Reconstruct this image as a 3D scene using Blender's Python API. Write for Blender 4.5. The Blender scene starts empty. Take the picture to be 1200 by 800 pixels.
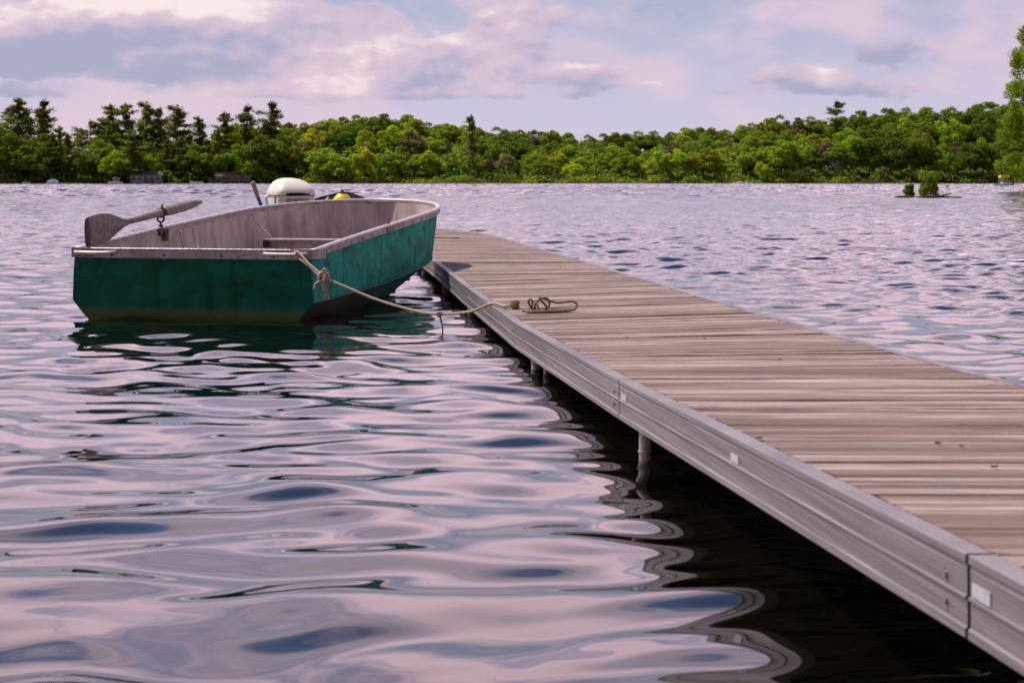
import bpy, math, random
import numpy as np
from mathutils import Vector, Matrix

random.seed(7)
RNG = np.random.default_rng(11)
sc = bpy.context.scene
C = sc.collection
F, HC, HZ = 2100.0, 0.9, 212.5          # focal length in px of a 1200 px wide frame, eye height, horizon row

def at(px, py, Y):
    return Vector(((px - 600) / F * Y, Y, HC - (py - HZ) / F * Y))
def X_at(px, Y):
    return (px - 600) / F * Y

# ------------------------------------------------------------------ camera
cam_d = bpy.data.cameras.new('camera')
cam_d.sensor_width = 36.0
cam_d.lens = 36.0 * F / 1200
cam_d.shift_y = -(400 - HZ) / 1200
cam_d.clip_start = 0.05
cam_d.clip_end = 6000
cam_d.dof.use_dof = True
cam_d.dof.focus_distance = 11.5
cam_d.dof.aperture_fstop = 9.0
cam = bpy.data.objects.new('camera', cam_d)
cam.location = (0, 0, HC)
cam.rotation_euler = (math.radians(90), 0, 0)
C.objects.link(cam)
sc.camera = cam

# ------------------------------------------------------------------ view
sc.view_settings.view_transform = 'Standard'
sc.view_settings.look = 'None'
sc.view_settings.exposure = 0.08
sc.view_settings.gamma = 1.0
sc.view_settings.use_curve_mapping = False
sc.cycles.use_denoising = True
sc.cycles.max_bounces = 6
sc.cycles.glossy_bounces = 3
sc.cycles.transparent_max_bounces = 6
sc.cycles.sample_clamp_indirect = 6.0

# ------------------------------------------------------------------ node helper
class NT:
    def __init__(s, tree):
        s.t = tree; s.n = tree.nodes; s.l = tree.links
    def new(s, typ, **kw):
        nd = s.n.new(typ)
        for k, v in kw.items(): setattr(nd, k, v)
        return nd
    def put(s, sock, v):
        if isinstance(v, bpy.types.NodeSocket): s.l.new(v, sock)
        elif v is not None:
            if sock.type == 'RGBA' and hasattr(v, '__len__') and len(v) == 3: v = (*v, 1)
            sock.default_value = v
    def m(s, op, a, b=None, c=None, clamp=False):
        nd = s.new('ShaderNodeMath', operation=op, use_clamp=clamp)
        s.put(nd.inputs[0], a)
        if b is not None: s.put(nd.inputs[1], b)
        if c is not None: s.put(nd.inputs[2], c)
        return nd.outputs[0]
    def ss(s, x, a, b, lo=0.0, hi=1.0):
        nd = s.new('ShaderNodeMapRange', interpolation_type='SMOOTHSTEP')
        s.put(nd.inputs[0], x); s.put(nd.inputs[1], a); s.put(nd.inputs[2], b)
        s.put(nd.inputs[3], lo); s.put(nd.inputs[4], hi)
        return nd.outputs[0]
    def mix(s, f, a, b, mode='MIX'):
        nd = s.new('ShaderNodeMix', data_type='RGBA', blend_type=mode)
        s.put(nd.inputs[0], f); s.put(nd.inputs[6], a); s.put(nd.inputs[7], b)
        return nd.outputs[2]
    def comb(s, x, y, z):
        nd = s.new('ShaderNodeCombineXYZ')
        s.put(nd.inputs[0], x); s.put(nd.inputs[1], y); s.put(nd.inputs[2], z)
        return nd.outputs[0]
    def sep(s, v):
        nd = s.new('ShaderNodeSeparateXYZ'); s.put(nd.inputs[0], v)
        return nd.outputs
    def map(s, v, scale=(1, 1, 1), rot=(0, 0, 0), loc=(0, 0, 0)):
        nd = s.new('ShaderNodeMapping'); s.put(nd.inputs[0], v)
        nd.inputs['Scale'].default_value = scale
        nd.inputs['Rotation'].default_value = rot
        nd.inputs['Location'].default_value = loc
        return nd.outputs[0]
    def noise(s, v, scale=1, detail=4, rough=0.55, dist=0.0):
        nd = s.new('ShaderNodeTexNoise')
        s.put(nd.inputs['Vector'], v)
        nd.inputs['Scale'].default_value = scale; nd.inputs['Detail'].default_value = detail
        nd.inputs['Roughness'].default_value = rough; nd.inputs['Distortion'].default_value = dist
        return nd.outputs[0]
    def bump(s, h, strength=0.5, dist=0.01, normal=None):
        nd = s.new('ShaderNodeBump')
        s.put(nd.inputs['Strength'], strength); s.put(nd.inputs['Distance'], dist); s.put(nd.inputs['Height'], h)
        if normal is not None: s.put(nd.inputs['Normal'], normal)
        return nd.outputs[0]

# ------------------------------------------------------------------ sky and sun
SUN_AZ, SUN_EL = math.radians(-68), math.radians(60)      # azimuth from +Y towards +X
world = bpy.data.worlds.new('World'); sc.world = world
world.use_nodes = True
w = NT(world.node_tree); w.n.clear()
sky = w.new('ShaderNodeTexSky', sky_type='NISHITA')
sky.sun_disc = False
sky.sun_elevation = SUN_EL; sky.sun_rotation = SUN_AZ
sky.air_density = 1.0; sky.dust_density = 1.5
d = w.new('ShaderNodeTexCoord').outputs['Generated']
dx, dy, dz = w.sep(d)
hor = w.m('SQRT', w.m('ADD', w.m('MULTIPLY', dx, dx), w.m('MULTIPLY', dy, dy)))
az = w.m('ARCTAN2', dx, dy)
el = w.m('ARCTAN2', dz, hor)
cs = w.comb(az, w.m('MULTIPLY', el, 1.9), 0.0)   # cloud coordinates: bearing, height
n_big = w.noise(cs, 4.5, 3, 0.5)
n_mid = w.noise(cs, 11, 6, 0.52, 0.0)
n_fine = w.noise(cs, 40, 6, 0.55, 0.0)
n_mid2 = w.noise(w.map(cs, loc=(.016, -.034, 0)), 11, 6, 0.52, 0.0)
n_fine2 = w.noise(w.map(cs, loc=(.004, -.008, 0)), 40, 6, 0.55, 0.0)
relief = w.m('ADD', w.m('MULTIPLY', w.m('SUBTRACT', n_mid, n_mid2), 3.2), w.m('MULTIPLY', w.m('SUBTRACT', n_fine, n_fine2), 1.0))
wob = w.m('ADD', w.m('MULTIPLY', w.m('SUBTRACT', n_mid, 0.5), 1.5), w.m('MULTIPLY', w.m('SUBTRACT', n_fine, 0.5), 1.1))
cool = w.mix(0.45, sky.outputs[0], (4.0, 4.6, 6.4))
low = w.mix(w.ss(el, 0.02, 0.11), (5.9, 5.4, 6.9), (4.1, 4.45, 6.2))
base = w.mix(w.ss(el, 0.5, 1.2), low, cool)
# cumulus heaps at their bearings: (px, py, half-width px, half-height px, weight)
HEAPS = [(70, 48, 90, 36, .8), (205, 40, 120, 36, 1.0), (290, 25, 75, 28, 1.0), (345, 55, 90, 30, .9), (60, 112, 110, 9, .35), (330, 112, 120, 8, .4), (500, 112, 80, 7, .35), (640, 112, 70, 7, .35), (860, 110, 40, 7, .35), (110, 80, 110, 16, .6), (250, 72, 130, 18, .7),
         (545, 66, 62, 26, .85), (600, 88, 70, 12, .55), (690, 84, 46, 11, .6), (740, 100, 60, 8, .35), (930, 92, 62, 15, .75), (1000, 106, 80, 12, .5),
         (1022, 67, 24, 8, .6), (430, 96, 90, 13, .5), (1110, 60, 60, 25, .3), (440, 24, 40, 22, .45), (640, 16, 90, 26, .45), (820, 26, 120, 20, .3)]
dens = None; lit = None
for px, py, a, b, wt in HEAPS:
    u0 = math.atan((px - 600) / F); v0 = math.atan((HZ - py) / F)
    qx = w.m('DIVIDE', w.m('SUBTRACT', az, u0), a / F)
    qy = w.m('DIVIDE', w.m('SUBTRACT', el, v0), b / F)
    r2 = w.m('ADD', w.m('MULTIPLY', qx, qx), w.m('MULTIPLY', qy, qy))
    g = w.m('MULTIPLY', w.m('POWER', 2.718, w.m('MULTIPLY', r2, -0.8)), wt)
    hgt = w.m('MULTIPLY', g, qy)
    dens = g if dens is None else w.m('ADD', dens, g)
    lit = hgt if lit is None else w.m('ADD', lit, hgt)
cum = w.ss(w.m('ADD', dens, w.m('MULTIPLY', wob, 0.95)), 0.28, 0.46)
# broken layer everywhere else
lay = w.m('ADD', w.m('MULTIPLY', w.m('SUBTRACT', n_big, 0.5), 1.2), w.m('MULTIPLY', wob, 0.55))
layer = w.ss(w.m('ADD', lay, w.m('MULTIPLY', relief, -.6)), -0.22, 0.36)
c1 = w.mix(w.m('MULTIPLY', layer, 0.85), base, (7.1, 5.6, 6.5))
topl = w.m('ADD', w.m('ADD', w.m('MULTIPLY', lit, 0.72), .08), w.m('MULTIPLY', relief, -1.15))
ccol = w.mix(w.ss(topl, -0.60, 0.25), (3.8, 3.9, 5.5), (6.5, 5.2, 6.2))
ccol = w.mix(w.ss(topl, 0.18, 0.80), ccol, (9.2, 7.9, 7.8))
c2 = w.mix(w.m('MULTIPLY', cum, 0.93), c1, ccol)
# overhead, out of view: bright belt and blue zenith shaped to light the water
nz = w.noise(w.map(d, (7.0, 7.0, 11.0)), 1.0, 6, 0.58, 0.2)
belt = w.mix(w.ss(nz, 0.31, 0.50), (6.6, 6.2, 9.0), (15.8, 11.4, 13.2))
mid = w.mix(w.ss(nz, 0.44, 0.60), (2.9, 3.9, 7.4), (10.5, 8.6, 10.6))
zen = w.mix(w.ss(nz, 0.52, 0.72), (1.5, 2.4, 5.0), (3.6, 4.0, 6.5))
belt = w.mix(w.ss(el, 0.11, 0.20), (4.3, 5.0, 7.8), belt)
over = w.mix(w.ss(el, 0.27, 0.38), belt, mid)
upper = w.mix(w.ss(el, 0.40, 0.54), over, zen)
c3 = w.mix(w.ss(el, 0.10, 0.22), c2, upper)
bg = w.new('ShaderNodeBackground'); 
back = w.ss(dy, .25, -.35, 1.0, .38)          # unseen sky behind the viewer dimmed, added to shade viewer-facing sides
c4 = w.mix(1.0, c3, w.comb(back, back, back), 'MULTIPLY')
w.put(bg.inputs[0], c4); bg.inputs[1].default_value = 0.1
w.l.new(bg.outputs[0], w.new('ShaderNodeOutputWorld').inputs[0])

sun_d = bpy.data.lights.new('sun', 'SUN')
sun_d.energy = 4.6; sun_d.angle = math.radians(3.0); sun_d.color = (1.0, 0.91, 0.78)
sun = bpy.data.objects.new('sun', sun_d); C.objects.link(sun)
sd = Vector((math.sin(SUN_AZ) * math.cos(SUN_EL), math.cos(SUN_AZ) * math.cos(SUN_EL), math.sin(SUN_EL)))
sun.rotation_euler = sd.to_track_quat('Z', 'Y').to_euler()

# ------------------------------------------------------------------ materials
def mat(name):
    m = bpy.data.materials.new(name); m.use_nodes = True
    t = NT(m.node_tree); t.n.clear()
    p = t.new('ShaderNodeBsdfPrincipled')
    t.l.new(p.outputs[0], t.new('ShaderNodeOutputMaterial').inputs[0])
    return m, t, p
def simple(name, col, rough=0.6, metal=0.0, var=0.25, scale=12, bump=0.15, dirt=None, spec=0.5, bd=0.004):
    m, t, p = mat(name)
    oc = t.new('ShaderNodeTexCoord').outputs['Object']
    n = t.noise(oc, scale, 6, 0.6)
    n2 = t.noise(oc, scale * 4.3, 4, 0.6)
    dk = tuple(c * (1 - var) for c in col); lt = tuple(min(1, c * (1 + var)) for c in col)
    c = t.mix(t.ss(n, 0.3, 0.7), dk, lt)
    if dirt: c = t.mix(t.m('MULTIPLY', t.ss(n2, 0.52, 0.72), 0.8), c, dirt)
    t.put(p.inputs['Base Color'], c)
    t.put(p.inputs['Roughness'], t.ss(n2, 0.2, 0.8, max(0, rough - 0.12), min(1, rough + 0.12)))
    p.inputs['Metallic'].default_value = metal
    p.inputs['Specular IOR Level'].default_value = spec
    t.put(p.inputs['Normal'], t.bump(n2, bump, bd))
    return m
M = {}
M['alu'] = simple('weathered_aluminium', (.38, .31, .305), .55, .2, .30, 9, .15, (.17, .095, .06))
M['rim'] = simple('rim_aluminium', (.62, .53, .53), .45, .3, .18, 14, .12, (.28, .155, .10))
M['dark_metal'] = simple('rusty_iron', (.06, .035, .028), .7, .2, .5, 40, .4, (.13, .05, .02))
M['black'] = simple('black_rubber', (.012, .012, .015), .85, 0, .3, 20, .1, spec=.1)
M['white_plastic'] = simple('white_cowling_plastic', (.80, .71, .65), .5, 0, .04, 6, .03, (.66, .60, .57))
M['white_paint'] = simple('white_paint', (.75, .74, .73), .4, 0, .06, 3, .05)
M['yellow'] = simple('yellow_plastic', (.85, .62, .02), .45, 0, .08, 10, .05)
M['blue'] = simple('blue_plastic', (.02, .10, .28), .45, 0, .15, 10, .05)
M['cork'] = simple('worn_tan_grip', (.42, .27, .20), .8, 0, .3, 50, .4, (.2, .1, .07))
M['oar_wood'] = simple('weathered_oar_wood', (.27, .20, .18), .85, 0, .45, 34, .6, (.10, .06, .05))
M['rope'] = simple('hemp_rope', (.50, .36, .29), .9, 0, .35, 90, .8, (.30, .19, .14), bd=.006)
M['rope_dark'] = simple('wet_brown_rope', (.20, .125, .095), .8, 0, .45, 70, .8, (.26, .17, .13), bd=.006)
M['seat'] = simple('seat_board', (.33, .27, .27), .7, 0, .3, 16, .2, (.16, .11, .10))
M['steel_post'] = simple('galvanised_post', (.42, .34, .31), .5, .3, .25, 25, .2, (.24, .14, .09))
M['sticker'] = simple('pale_sticker', (.46, .44, .50), .5, 0, .15, 60, .05)
M['leaf_dry'] = simple('dry_leaf', (.26, .09, .05), .8, 0, .4, 60, .2)
M['cloth'] = simple('white_cloth', (.72, .66, .62), .9, 0, .1, 60, .3)
M['bark'] = simple('bark', (.09, .07, .058), .95, 0, .35, 3, .3, bd=.05)
M['bark_pale'] = simple('pale_bark', (.24, .21, .19), .95, 0, .35, 3, .3, bd=.05)
M['log'] = simple('wet_log', (.06, .04, .032), .8, 0, .4, 6, .3, (.14, .10, .08), bd=.02)
M['roof'] = simple('grey_shingle', (.17, .15, .15), .9, 0, .2, 2, .2)
M['roof_tan'] = simple('tan_shingle', (.30, .24, .19), .9, 0, .2, 2, .2)
M['wall_white'] = simple('white_siding', (.36, .35, .37), .8, 0, .08, 1, .1)
M['wall_brown'] = simple('brown_siding', (.17, .11, .09), .8, 0, .2, 1, .1)
M['wall_blue'] = simple('blue_grey_siding', (.20, .23, .30), .8, 0, .15, 1, .1)
M['glass'] = simple('window_glass', (.03, .04, .06), .12, 0, .1, 1, .0)
M['boat_blue'] = simple('blue_tarpaulin', (.10, .32, .45), .6, 0, .15, 4, .1)
M['rock'] = simple('shore_rock', (.33, .28, .26), .9, 0, .35, 1.2, .5, bd=.05)

# teal hull paint, faded and scraped
def hull_paint():
    m, t, p = mat('faded_teal_paint')
    oc = t.new('ShaderNodeTexCoord').outputs['Object']
    x, y, z = t.sep(oc)
    n = t.noise(t.map(oc, (2.6, 2.6, 5.0)), 1.6, 7, 0.62, 0.5)
    streak = t.noise(t.map(oc, (11, 11, 1.8)), 1.0, 5, 0.6, 0.2)
    fine = t.noise(oc, 42, 6, 0.65)
    c = t.mix(t.ss(n, 0.30, 0.72), (.002, .15, .095), (.005, .38, .255))
    c = t.mix(t.m('MULTIPLY', t.ss(streak, 0.53, 0.66), 0.6), c, (.014, .070, .022))
    c = t.mix(t.m('MULTIPLY', t.ss(t.m('ADD', n, t.m('MULTIPLY', fine, .4)), 0.82, 0.92), 0.35), c, (.09, .17, .14))
    rst = t.m('ADD', t.noise(t.map(oc, (5, 5, 9)), 1.3, 7, 0.68), t.m('MULTIPLY', t.ss(z, 0.22, 0.5), 0.05))
    c = t.mix(t.m('MULTIPLY', t.ss(rst, 0.60, 0.68), 0.8), c, (.06, .045, .022))
    stern = t.ss(y, .01, -.01)                      # same paint on the stern board, its shade darkened into the colour
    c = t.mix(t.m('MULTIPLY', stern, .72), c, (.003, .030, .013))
    scr = t.noise(t.map(oc, (6, 3, 70)), 1.0, 5, .65)
    c = t.mix(t.m('MULTIPLY', t.ss(scr, .60, .70), .5), c, (.07, .10, .075))
    chip = t.noise(t.map(oc, (16, 16, 22)), 1.0, 6, .7)
    c = t.mix(t.m('MULTIPLY', t.ss(chip, .63, .67), .75), c, (.045, .028, .016))
    scum = t.m('MULTIPLY', t.ss(t.m('ADD', z, t.m('MULTIPLY', fine, .03)), 0.100, 0.060), t.ss(fine, .15, .6))
    
    c = t.mix(t.m('MULTIPLY', scum, 0.8), c, (.11, .105, .025))
    t.put(p.inputs['Base Color'], c)
    t.put(p.inputs['Roughness'], t.ss(fine, .2, .8, .5, .75)); p.inputs['Specular IOR Level'].default_value = .12
    t.put(p.inputs['Normal'], t.bump(t.m('ADD', fine, t.m('MULTIPLY', n, 3.0)), .35, .010))
    return m
M['hull'] = hull_paint()
def bottom_shade_paint():
    m, t, p = mat('shade_toned_bottom_paint')
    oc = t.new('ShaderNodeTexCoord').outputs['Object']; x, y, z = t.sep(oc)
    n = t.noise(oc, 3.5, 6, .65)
    c = t.mix(t.ss(t.m('ADD', y, t.m('MULTIPLY', n, 2.2)), 1.6, 3.4), (.06, .036, .022), (.002, .12, .08))  # shade under the hull painted in brown, greener towards the bow
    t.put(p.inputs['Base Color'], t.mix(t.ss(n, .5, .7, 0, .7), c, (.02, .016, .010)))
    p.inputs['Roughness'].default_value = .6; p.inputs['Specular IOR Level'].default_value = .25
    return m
M['bottom'] = bottom_shade_paint()

# inside of the hull: oxidised aluminium with vertical stains
def liner():
    m, t, p = mat('oxidised_aluminium_inside')
    oc = t.new('ShaderNodeTexCoord').outputs['Object']
    n = t.noise(t.map(oc, (9, 9, 2)), 1.0, 7, 0.65, 0.3)
    f_ = t.noise(oc, 30, 6, 0.65)
    b_ = t.noise(oc, 2.5, 4, 0.6)
    c = t.mix(t.ss(n, .3, .7), (.33, .25, .23), (.58, .47, .44))
    c = t.mix(t.m('MULTIPLY', t.ss(b_, .55, .72), .6), c, (.20, .13, .12))
    c = t.mix(t.m('MULTIPLY', t.ss(f_, .58, .75), .5), c, (.62, .54, .54))
    t.put(p.inputs['Base Color'], c)
    p.inputs['Roughness'].default_value = .55; p.inputs['Metallic'].default_value = .15
    t.put(p.inputs['Normal'], t.bump(f_, .2, .004))
    return m
M['liner'] = liner()

# decking: grey weathered boards, grain along each board
KD = .110
DROT = 0.0
def deck_wood():
    m, t, p = mat('weathered_cedar_boards')
    oc = t.new('ShaderNodeTexCoord').outputs['Object']
    g = t.map(oc, (1, 1, 1), (0, 0, 0))
    isl = t.new('ShaderNodeNewGeometry').outputs['Random Per Island']
    off = t.new('ShaderNodeVectorMath', operation='ADD')
    t.put(off.inputs[0], g); t.put(off.inputs[1], t.comb(t.m('MULTIPLY', isl, 37.0), 0.0, 0.0))
    v = off.outputs[0]
    grain = t.noise(t.map(v, (2.6, 95, 12)), 1.0, 8, 0.72, 0.5)
    coarse = t.noise(t.map(v, (.7, 17, 4)), 1.0, 6, 0.62, 0.6)
    blot = t.noise(t.map(v, (2.5, 6, 2)), 1.0, 5, 0.6)
    c = t.mix(t.ss(coarse, .36, .64), (.19, .112, .095), (.57, .425, .395))
    c = t.mix(t.m('MULTIPLY', t.ss(grain, .49, .41), .95), c, (.075, .045, .036))
    c = t.mix(t.m('MULTIPLY', t.ss(grain, .56, .70), .65), c, (.74, .65, .63))
    c = t.mix(t.m('MULTIPLY', t.ss(blot, .56, .74), .55), c, (.36, .20, .14))
    c = t.mix(t.ss(isl, .35, 1, 0.0, 0.72), c, (.17, .105, .085))
    crack = t.noise(t.map(v, (.9, 130, 20), loc=(5, 2, 0)), 1.0, 4, 0.6, 0.3)
    c = t.mix(t.m('MULTIPLY', t.ss(crack, .57, .62), .9), c, (.045, .025, .02))
    knot = t.noise(t.map(v, (5, 14, 3), loc=(1, 8, 0)), 1.0, 2, 0.5)
    c = t.mix(t.m('MULTIPLY', t.ss(knot, .74, .80), .7), c, (.10, .05, .035))
    t.put(p.inputs['Base Color'], c)
    p.inputs['Roughness'].default_value = .78; p.inputs['Specular IOR Level'].default_value = .3
    t.put(p.inputs['Normal'], t.bump(t.m('ADD', grain, t.m('MULTIPLY', coarse, .6)), .9, .006))
    return m
M['deck'] = deck_wood()

def rail_metal():
    m, t, p = mat('dull_dock_aluminium')
    oc = t.new('ShaderNodeTexCoord').outputs['Object']
    g = t.map(oc, (1, 1, 1), (0, 0, 0))
    st = t.noise(t.map(g, (.5, .8, 75)), 1.0, 5, 0.6)
    bl = t.noise(t.map(g, (4, 2.2, 9)), 1.0, 6, 0.65)
    fi = t.noise(oc, 60, 5, 0.7)
    c = t.mix(t.ss(st, .3, .7), (.17, .145, .155), (.31, .27, .285))
    c = t.mix(t.m('MULTIPLY', t.ss(bl, .52, .74), .6), c, (.22, .17, .17))
    c = t.mix(t.m('MULTIPLY', t.ss(fi, .60, .78), .4), c, (.66, .60, .61))
    t.put(p.inputs['Base Color'], c)
    p.inputs['Metallic'].default_value = .35
    t.put(p.inputs['Roughness'], t.ss(bl, .3, .7, .38, .60))
    t.put(p.inputs['Normal'], t.bump(t.m('ADD', st, fi), .18, .003))
    return m
M['rail'] = rail_metal()

def foliage(name, dark, light, tip, cl=0.5, transl=.25):
    m, t, p = mat(name)
    tc = t.new('ShaderNodeTexCoord').outputs['Object']
    rnd = t.new('ShaderNodeObjectInfo').outputs['Random']
    isl = t.new('ShaderNodeNewGeometry').outputs['Random Per Island']
    n = t.noise(tc, cl, 4, 0.6)
    c = t.mix(t.ss(n, .35, .65), dark, light)
    c = t.mix(t.ss(isl, .35, 1.0, 0, .7), c, tip)
    hs = t.new('ShaderNodeHueSaturation')
    t.put(hs.inputs['Hue'], t.m('ADD', t.m('MULTIPLY', t.m('SUBTRACT', rnd, .5), .05), .5))
    t.put(hs.inputs['Value'], t.m('ADD', t.m('MULTIPLY', t.m('FRACT', t.m('MULTIPLY', rnd, 7.3)), .7), .85))
    t.put(hs.inputs['Color'], c)
    t.put(p.inputs['Base Color'], hs.outputs[0])
    p.inputs['Roughness'].default_value = .75; p.inputs['Specular IOR Level'].default_value = .2
    tr = t.new('ShaderNodeBsdfTranslucent'); t.put(tr.inputs[0], hs.outputs[0])
    mx = t.new('ShaderNodeMixShader'); mx.inputs[0].default_value = transl
    t.l.new(p.outputs[0], mx.inputs[1]); t.l.new(tr.outputs[0], mx.inputs[2])
    out = [n_ for n_ in t.n if n_.type == 'OUTPUT_MATERIAL'][0]
    t.l.new(mx.outputs[0], out.inputs[0])
    return m
M['f_pine'] = foliage('pine_needles', (.045, .075, .018), (.15, .18, .024), (.36, .33, .03), .3, .45)
M['f_green'] = foliage('mid_green_leaves', (.10, .18, .014), (.28, .36, .022), (.48, .52, .03), .35, .45)
M['f_dark'] = foliage('deep_green_leaves', (.065, .125, .014), (.18, .25, .022), (.34, .39, .026), .35, .45)
M['f_bright'] = foliage('yellow_green_leaves', (.20, .27, .014), (.40, .46, .022), (.52, .55, .030), .4, .4)
M['f_brown'] = foliage('reddish_new_leaves', (.11, .085, .040), (.22, .17, .075), (.30, .24, .10), .4, .35)
M['f_willow'] = foliage('willow_leaves', (.08, .12, .010), (.22, .27, .014), (.36, .38, .020), 1.0, .45)
M['f_shrub'] = foliage('islet_shrub_leaves', (.06, .13, .014), (.14, .24, .02), (.28, .36, .03), 3.0, .4)

def water_mat():
    m, t, p = mat('lake_water')
    p_ = p
    geo = t.new('ShaderNodeNewGeometry').outputs['Position']
    x, y, z = t.sep(geo)
    rough_zone = t.m('MULTIPLY', t.ss(t.m('ADD', y, t.m('MULTIPLY', x, 1.1)), 7.0, 26.0), 1.0)
    a = t.noise(t.map(geo, (1.5, 2.2, 1)), 1.0, 3, 0.5, 0.25)
    b = t.noise(t.map(geo, (.45, .8, 1), loc=(9, 4, 0)), 1.0, 2, 0.5, 0.3)
    c_ = t.noise(t.map(geo, (5.5, 8, 1), loc=(3, 1, 0)), 1.0, 2, 0.5, 0.2)
    h = t.m('ADD', t.m('MULTIPLY', a, 1.0), t.m('ADD', t.m('MULTIPLY', b, 1.6), t.m('MULTIPLY', c_, .22)))
    gust = t.ss(t.noise(t.map(geo, (.035, .07, 1)), 1.0, 3, .6), .3, .7, .55, 1.0)
    nb = t.new('ShaderNodeBump'); nb.inputs['Strength'].default_value = 1.0
    t.put(nb.inputs['Distance'], t.m('MULTIPLY', t.m('MULTIPLY', rough_zone, gust), t.ss(y, 20.0, 220.0, .04, .18))); t.put(nb.inputs['Height'], h)
    nrm = nb.outputs[0]
    gl = t.new('ShaderNodeBsdfGlossy'); gl.inputs['Roughness'].default_value = 0.015
    gl.inputs['Color'].default_value = (1, 1, 1, 1)
    t.put(gl.inputs['Normal'], nrm)
    murk = t.noise(geo, .8, 3, .5)
    df = t.new('ShaderNodeBsdfDiffuse'); t.put(df.inputs[0], t.mix(murk, (.0012, .001, .0003), (.0024, .002, .0005)))
    fr = t.new('ShaderNodeFresnel'); fr.inputs['IOR'].default_value = 1.72; t.put(fr.inputs['Normal'], nrm)
    mx = t.new('ShaderNodeMixShader'); t.put(mx.inputs[0], fr.outputs[0])
    t.l.new(df.outputs[0], mx.inputs[1]); t.l.new(gl.outputs[0], mx.inputs[2])
    out = [n_ for n_ in t.n if n_.type == 'OUTPUT_MATERIAL'][0]
    t.l.new(mx.outputs[0], out.inputs[0]); t.n.remove(p_)
    return m
M['water'] = water_mat()

# ------------------------------------------------------------------ mesh helpers
def rootpos(o):
    v = Vector((0, 0, 0))
    while o is not None: v = v + o.location; o = o.parent
    return v
def tag(o, label=None, cat=None, group=None, kind=None):
    if label: o['label'] = label
    if cat: o['category'] = cat
    if group: o['group'] = group
    if kind: o['kind'] = kind
    return o
def empty(name, loc, label=None, cat=None, group=None, rz=0.0):
    o = bpy.data.objects.new(name, None); o.empty_display_size = .2
    o.location = loc; o.rotation_euler = (0, 0, rz); C.objects.link(o)
    return tag(o, label, cat, group)
class MB:
    def __init__(s): s.v = []; s.f = []; s.mi = []
    def add(s, vs, fs, mi=0):
        n = len(s.v); s.v += [tuple(p) for p in vs]
        s.f += [tuple(i + n for i in f) for f in fs]; s.mi += [mi] * len(fs)
    def box(s, c, size, rot=None, mi=0, bev=0.0):
        hx, hy, hz = size[0] / 2, size[1] / 2, size[2] / 2
        if bev <= 0:
            vs = [Vector((a * hx, b * hy, e * hz)) for a in (-1, 1) for b in (-1, 1) for e in (-1, 1)]
            fs = [(0, 1, 3, 2), (4, 6, 7, 5), (0, 4, 5, 1), (2, 3, 7, 6), (0, 2, 6, 4), (1, 5, 7, 3)]
        else:
            rings = []
            def ring(ix, iy, z): return [Vector((a, b, z)) for a, b in ((-ix, -iy + bev), (-ix + bev, -iy), (ix - bev, -iy), (ix, -iy + bev), (ix, iy - bev), (ix - bev, iy), (-ix + bev, iy), (-ix, iy - bev))]
            vs = ring(hx - bev, hy - bev, -hz) + ring(hx, hy, -hz + bev) + ring(hx, hy, hz - bev) + ring(hx - bev, hy - bev, hz)
            fs = [tuple(range(7, -1, -1)), tuple(range(24, 32))]
            for k in range(3):
                for i in range(8):
                    j = (i + 1) % 8; fs.append((k * 8 + i, k * 8 + j, k * 8 + 8 + j, k * 8 + 8 + i))
        if rot is not None: vs = [rot @ p for p in vs]
        s.add([p + Vector(c) for p in vs], fs, mi)
    def tube(s, pts, r, n=8, cap=True, mi=0, flat=None):
        pts = [Vector(p) for p in pts]; m = len(pts)
        rs = r if hasattr(r, '__len__') else [r] * m
        up = None; vs = []
        for i, p in enumerate(pts):
            t = (pts[min(i + 1, m - 1)] - pts[max(i - 1, 0)]).normalized()
            if up is None:
                a = Vector((0, 0, 1)) if abs(t.z) < .9 else Vector((1, 0, 0))
                up = (a - t * a.dot(t)).normalized()
            else:
                up = (up - t * up.dot(t))
                up = up.normalized() if up.length > 1e-6 else t.orthogonal().normalized()
            sd_ = t.cross(up)
            for k in range(n):
                an = 2 * math.pi * k / n
                vs.append(p + (up * math.cos(an) + sd_ * math.sin(an)) * rs[i])
        fs = [(i * n + k, i * n + (k + 1) % n, (i + 1) * n + (k + 1) % n, (i + 1) * n + k) for i in range(m - 1) for k in range(n)]
        if cap: fs += [tuple(range(n - 1, -1, -1)), tuple(range((m - 1) * n, m * n))]
        s.add(vs, fs, mi)
    def loft(s, rings, close=True, caps=True, mi=0):
        n = len(rings[0]); vs = [p for r in rings for p in r]
        fs = []
        for i in range(len(rings) - 1):
            for k in range(n if close else n - 1):
                j = (k + 1) % n
                fs.append((i * n + k, i * n + j, (i + 1) * n + j, (i + 1) * n + k))
        if caps and close: fs += [tuple(range(n - 1, -1, -1)), tuple(range((len(rings) - 1) * n, len(rings) * n))]
        s.add(vs, fs, mi)
    def build(s, name, mats, parent=None, smooth=False, world=True, sharp=None):
        if not isinstance(mats, (list, tuple)): mats = [mats]
        off = rootpos(parent) if (world and parent) else Vector((0, 0, 0))
        me = bpy.data.meshes.new(name)
        me.from_pydata([(p[0] - off.x, p[1] - off.y, p[2] - off.z) for p in s.v], [], s.f)
        for m in mats: me.materials.append(m)
        if len(mats) > 1: me.polygons.foreach_set('material_index', s.mi)
        if smooth: me.polygons.foreach_set('use_smooth', [True] * len(me.polygons))
        if sharp is not None: me.set_sharp_from_angle(angle=math.radians(sharp))
        me.update()
        o = bpy.data.objects.new(name, me); C.objects.link(o)
        if parent: o.parent = parent
        return o
def kids(o): return [c for c in bpy.data.objects if c.parent == o]
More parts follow.
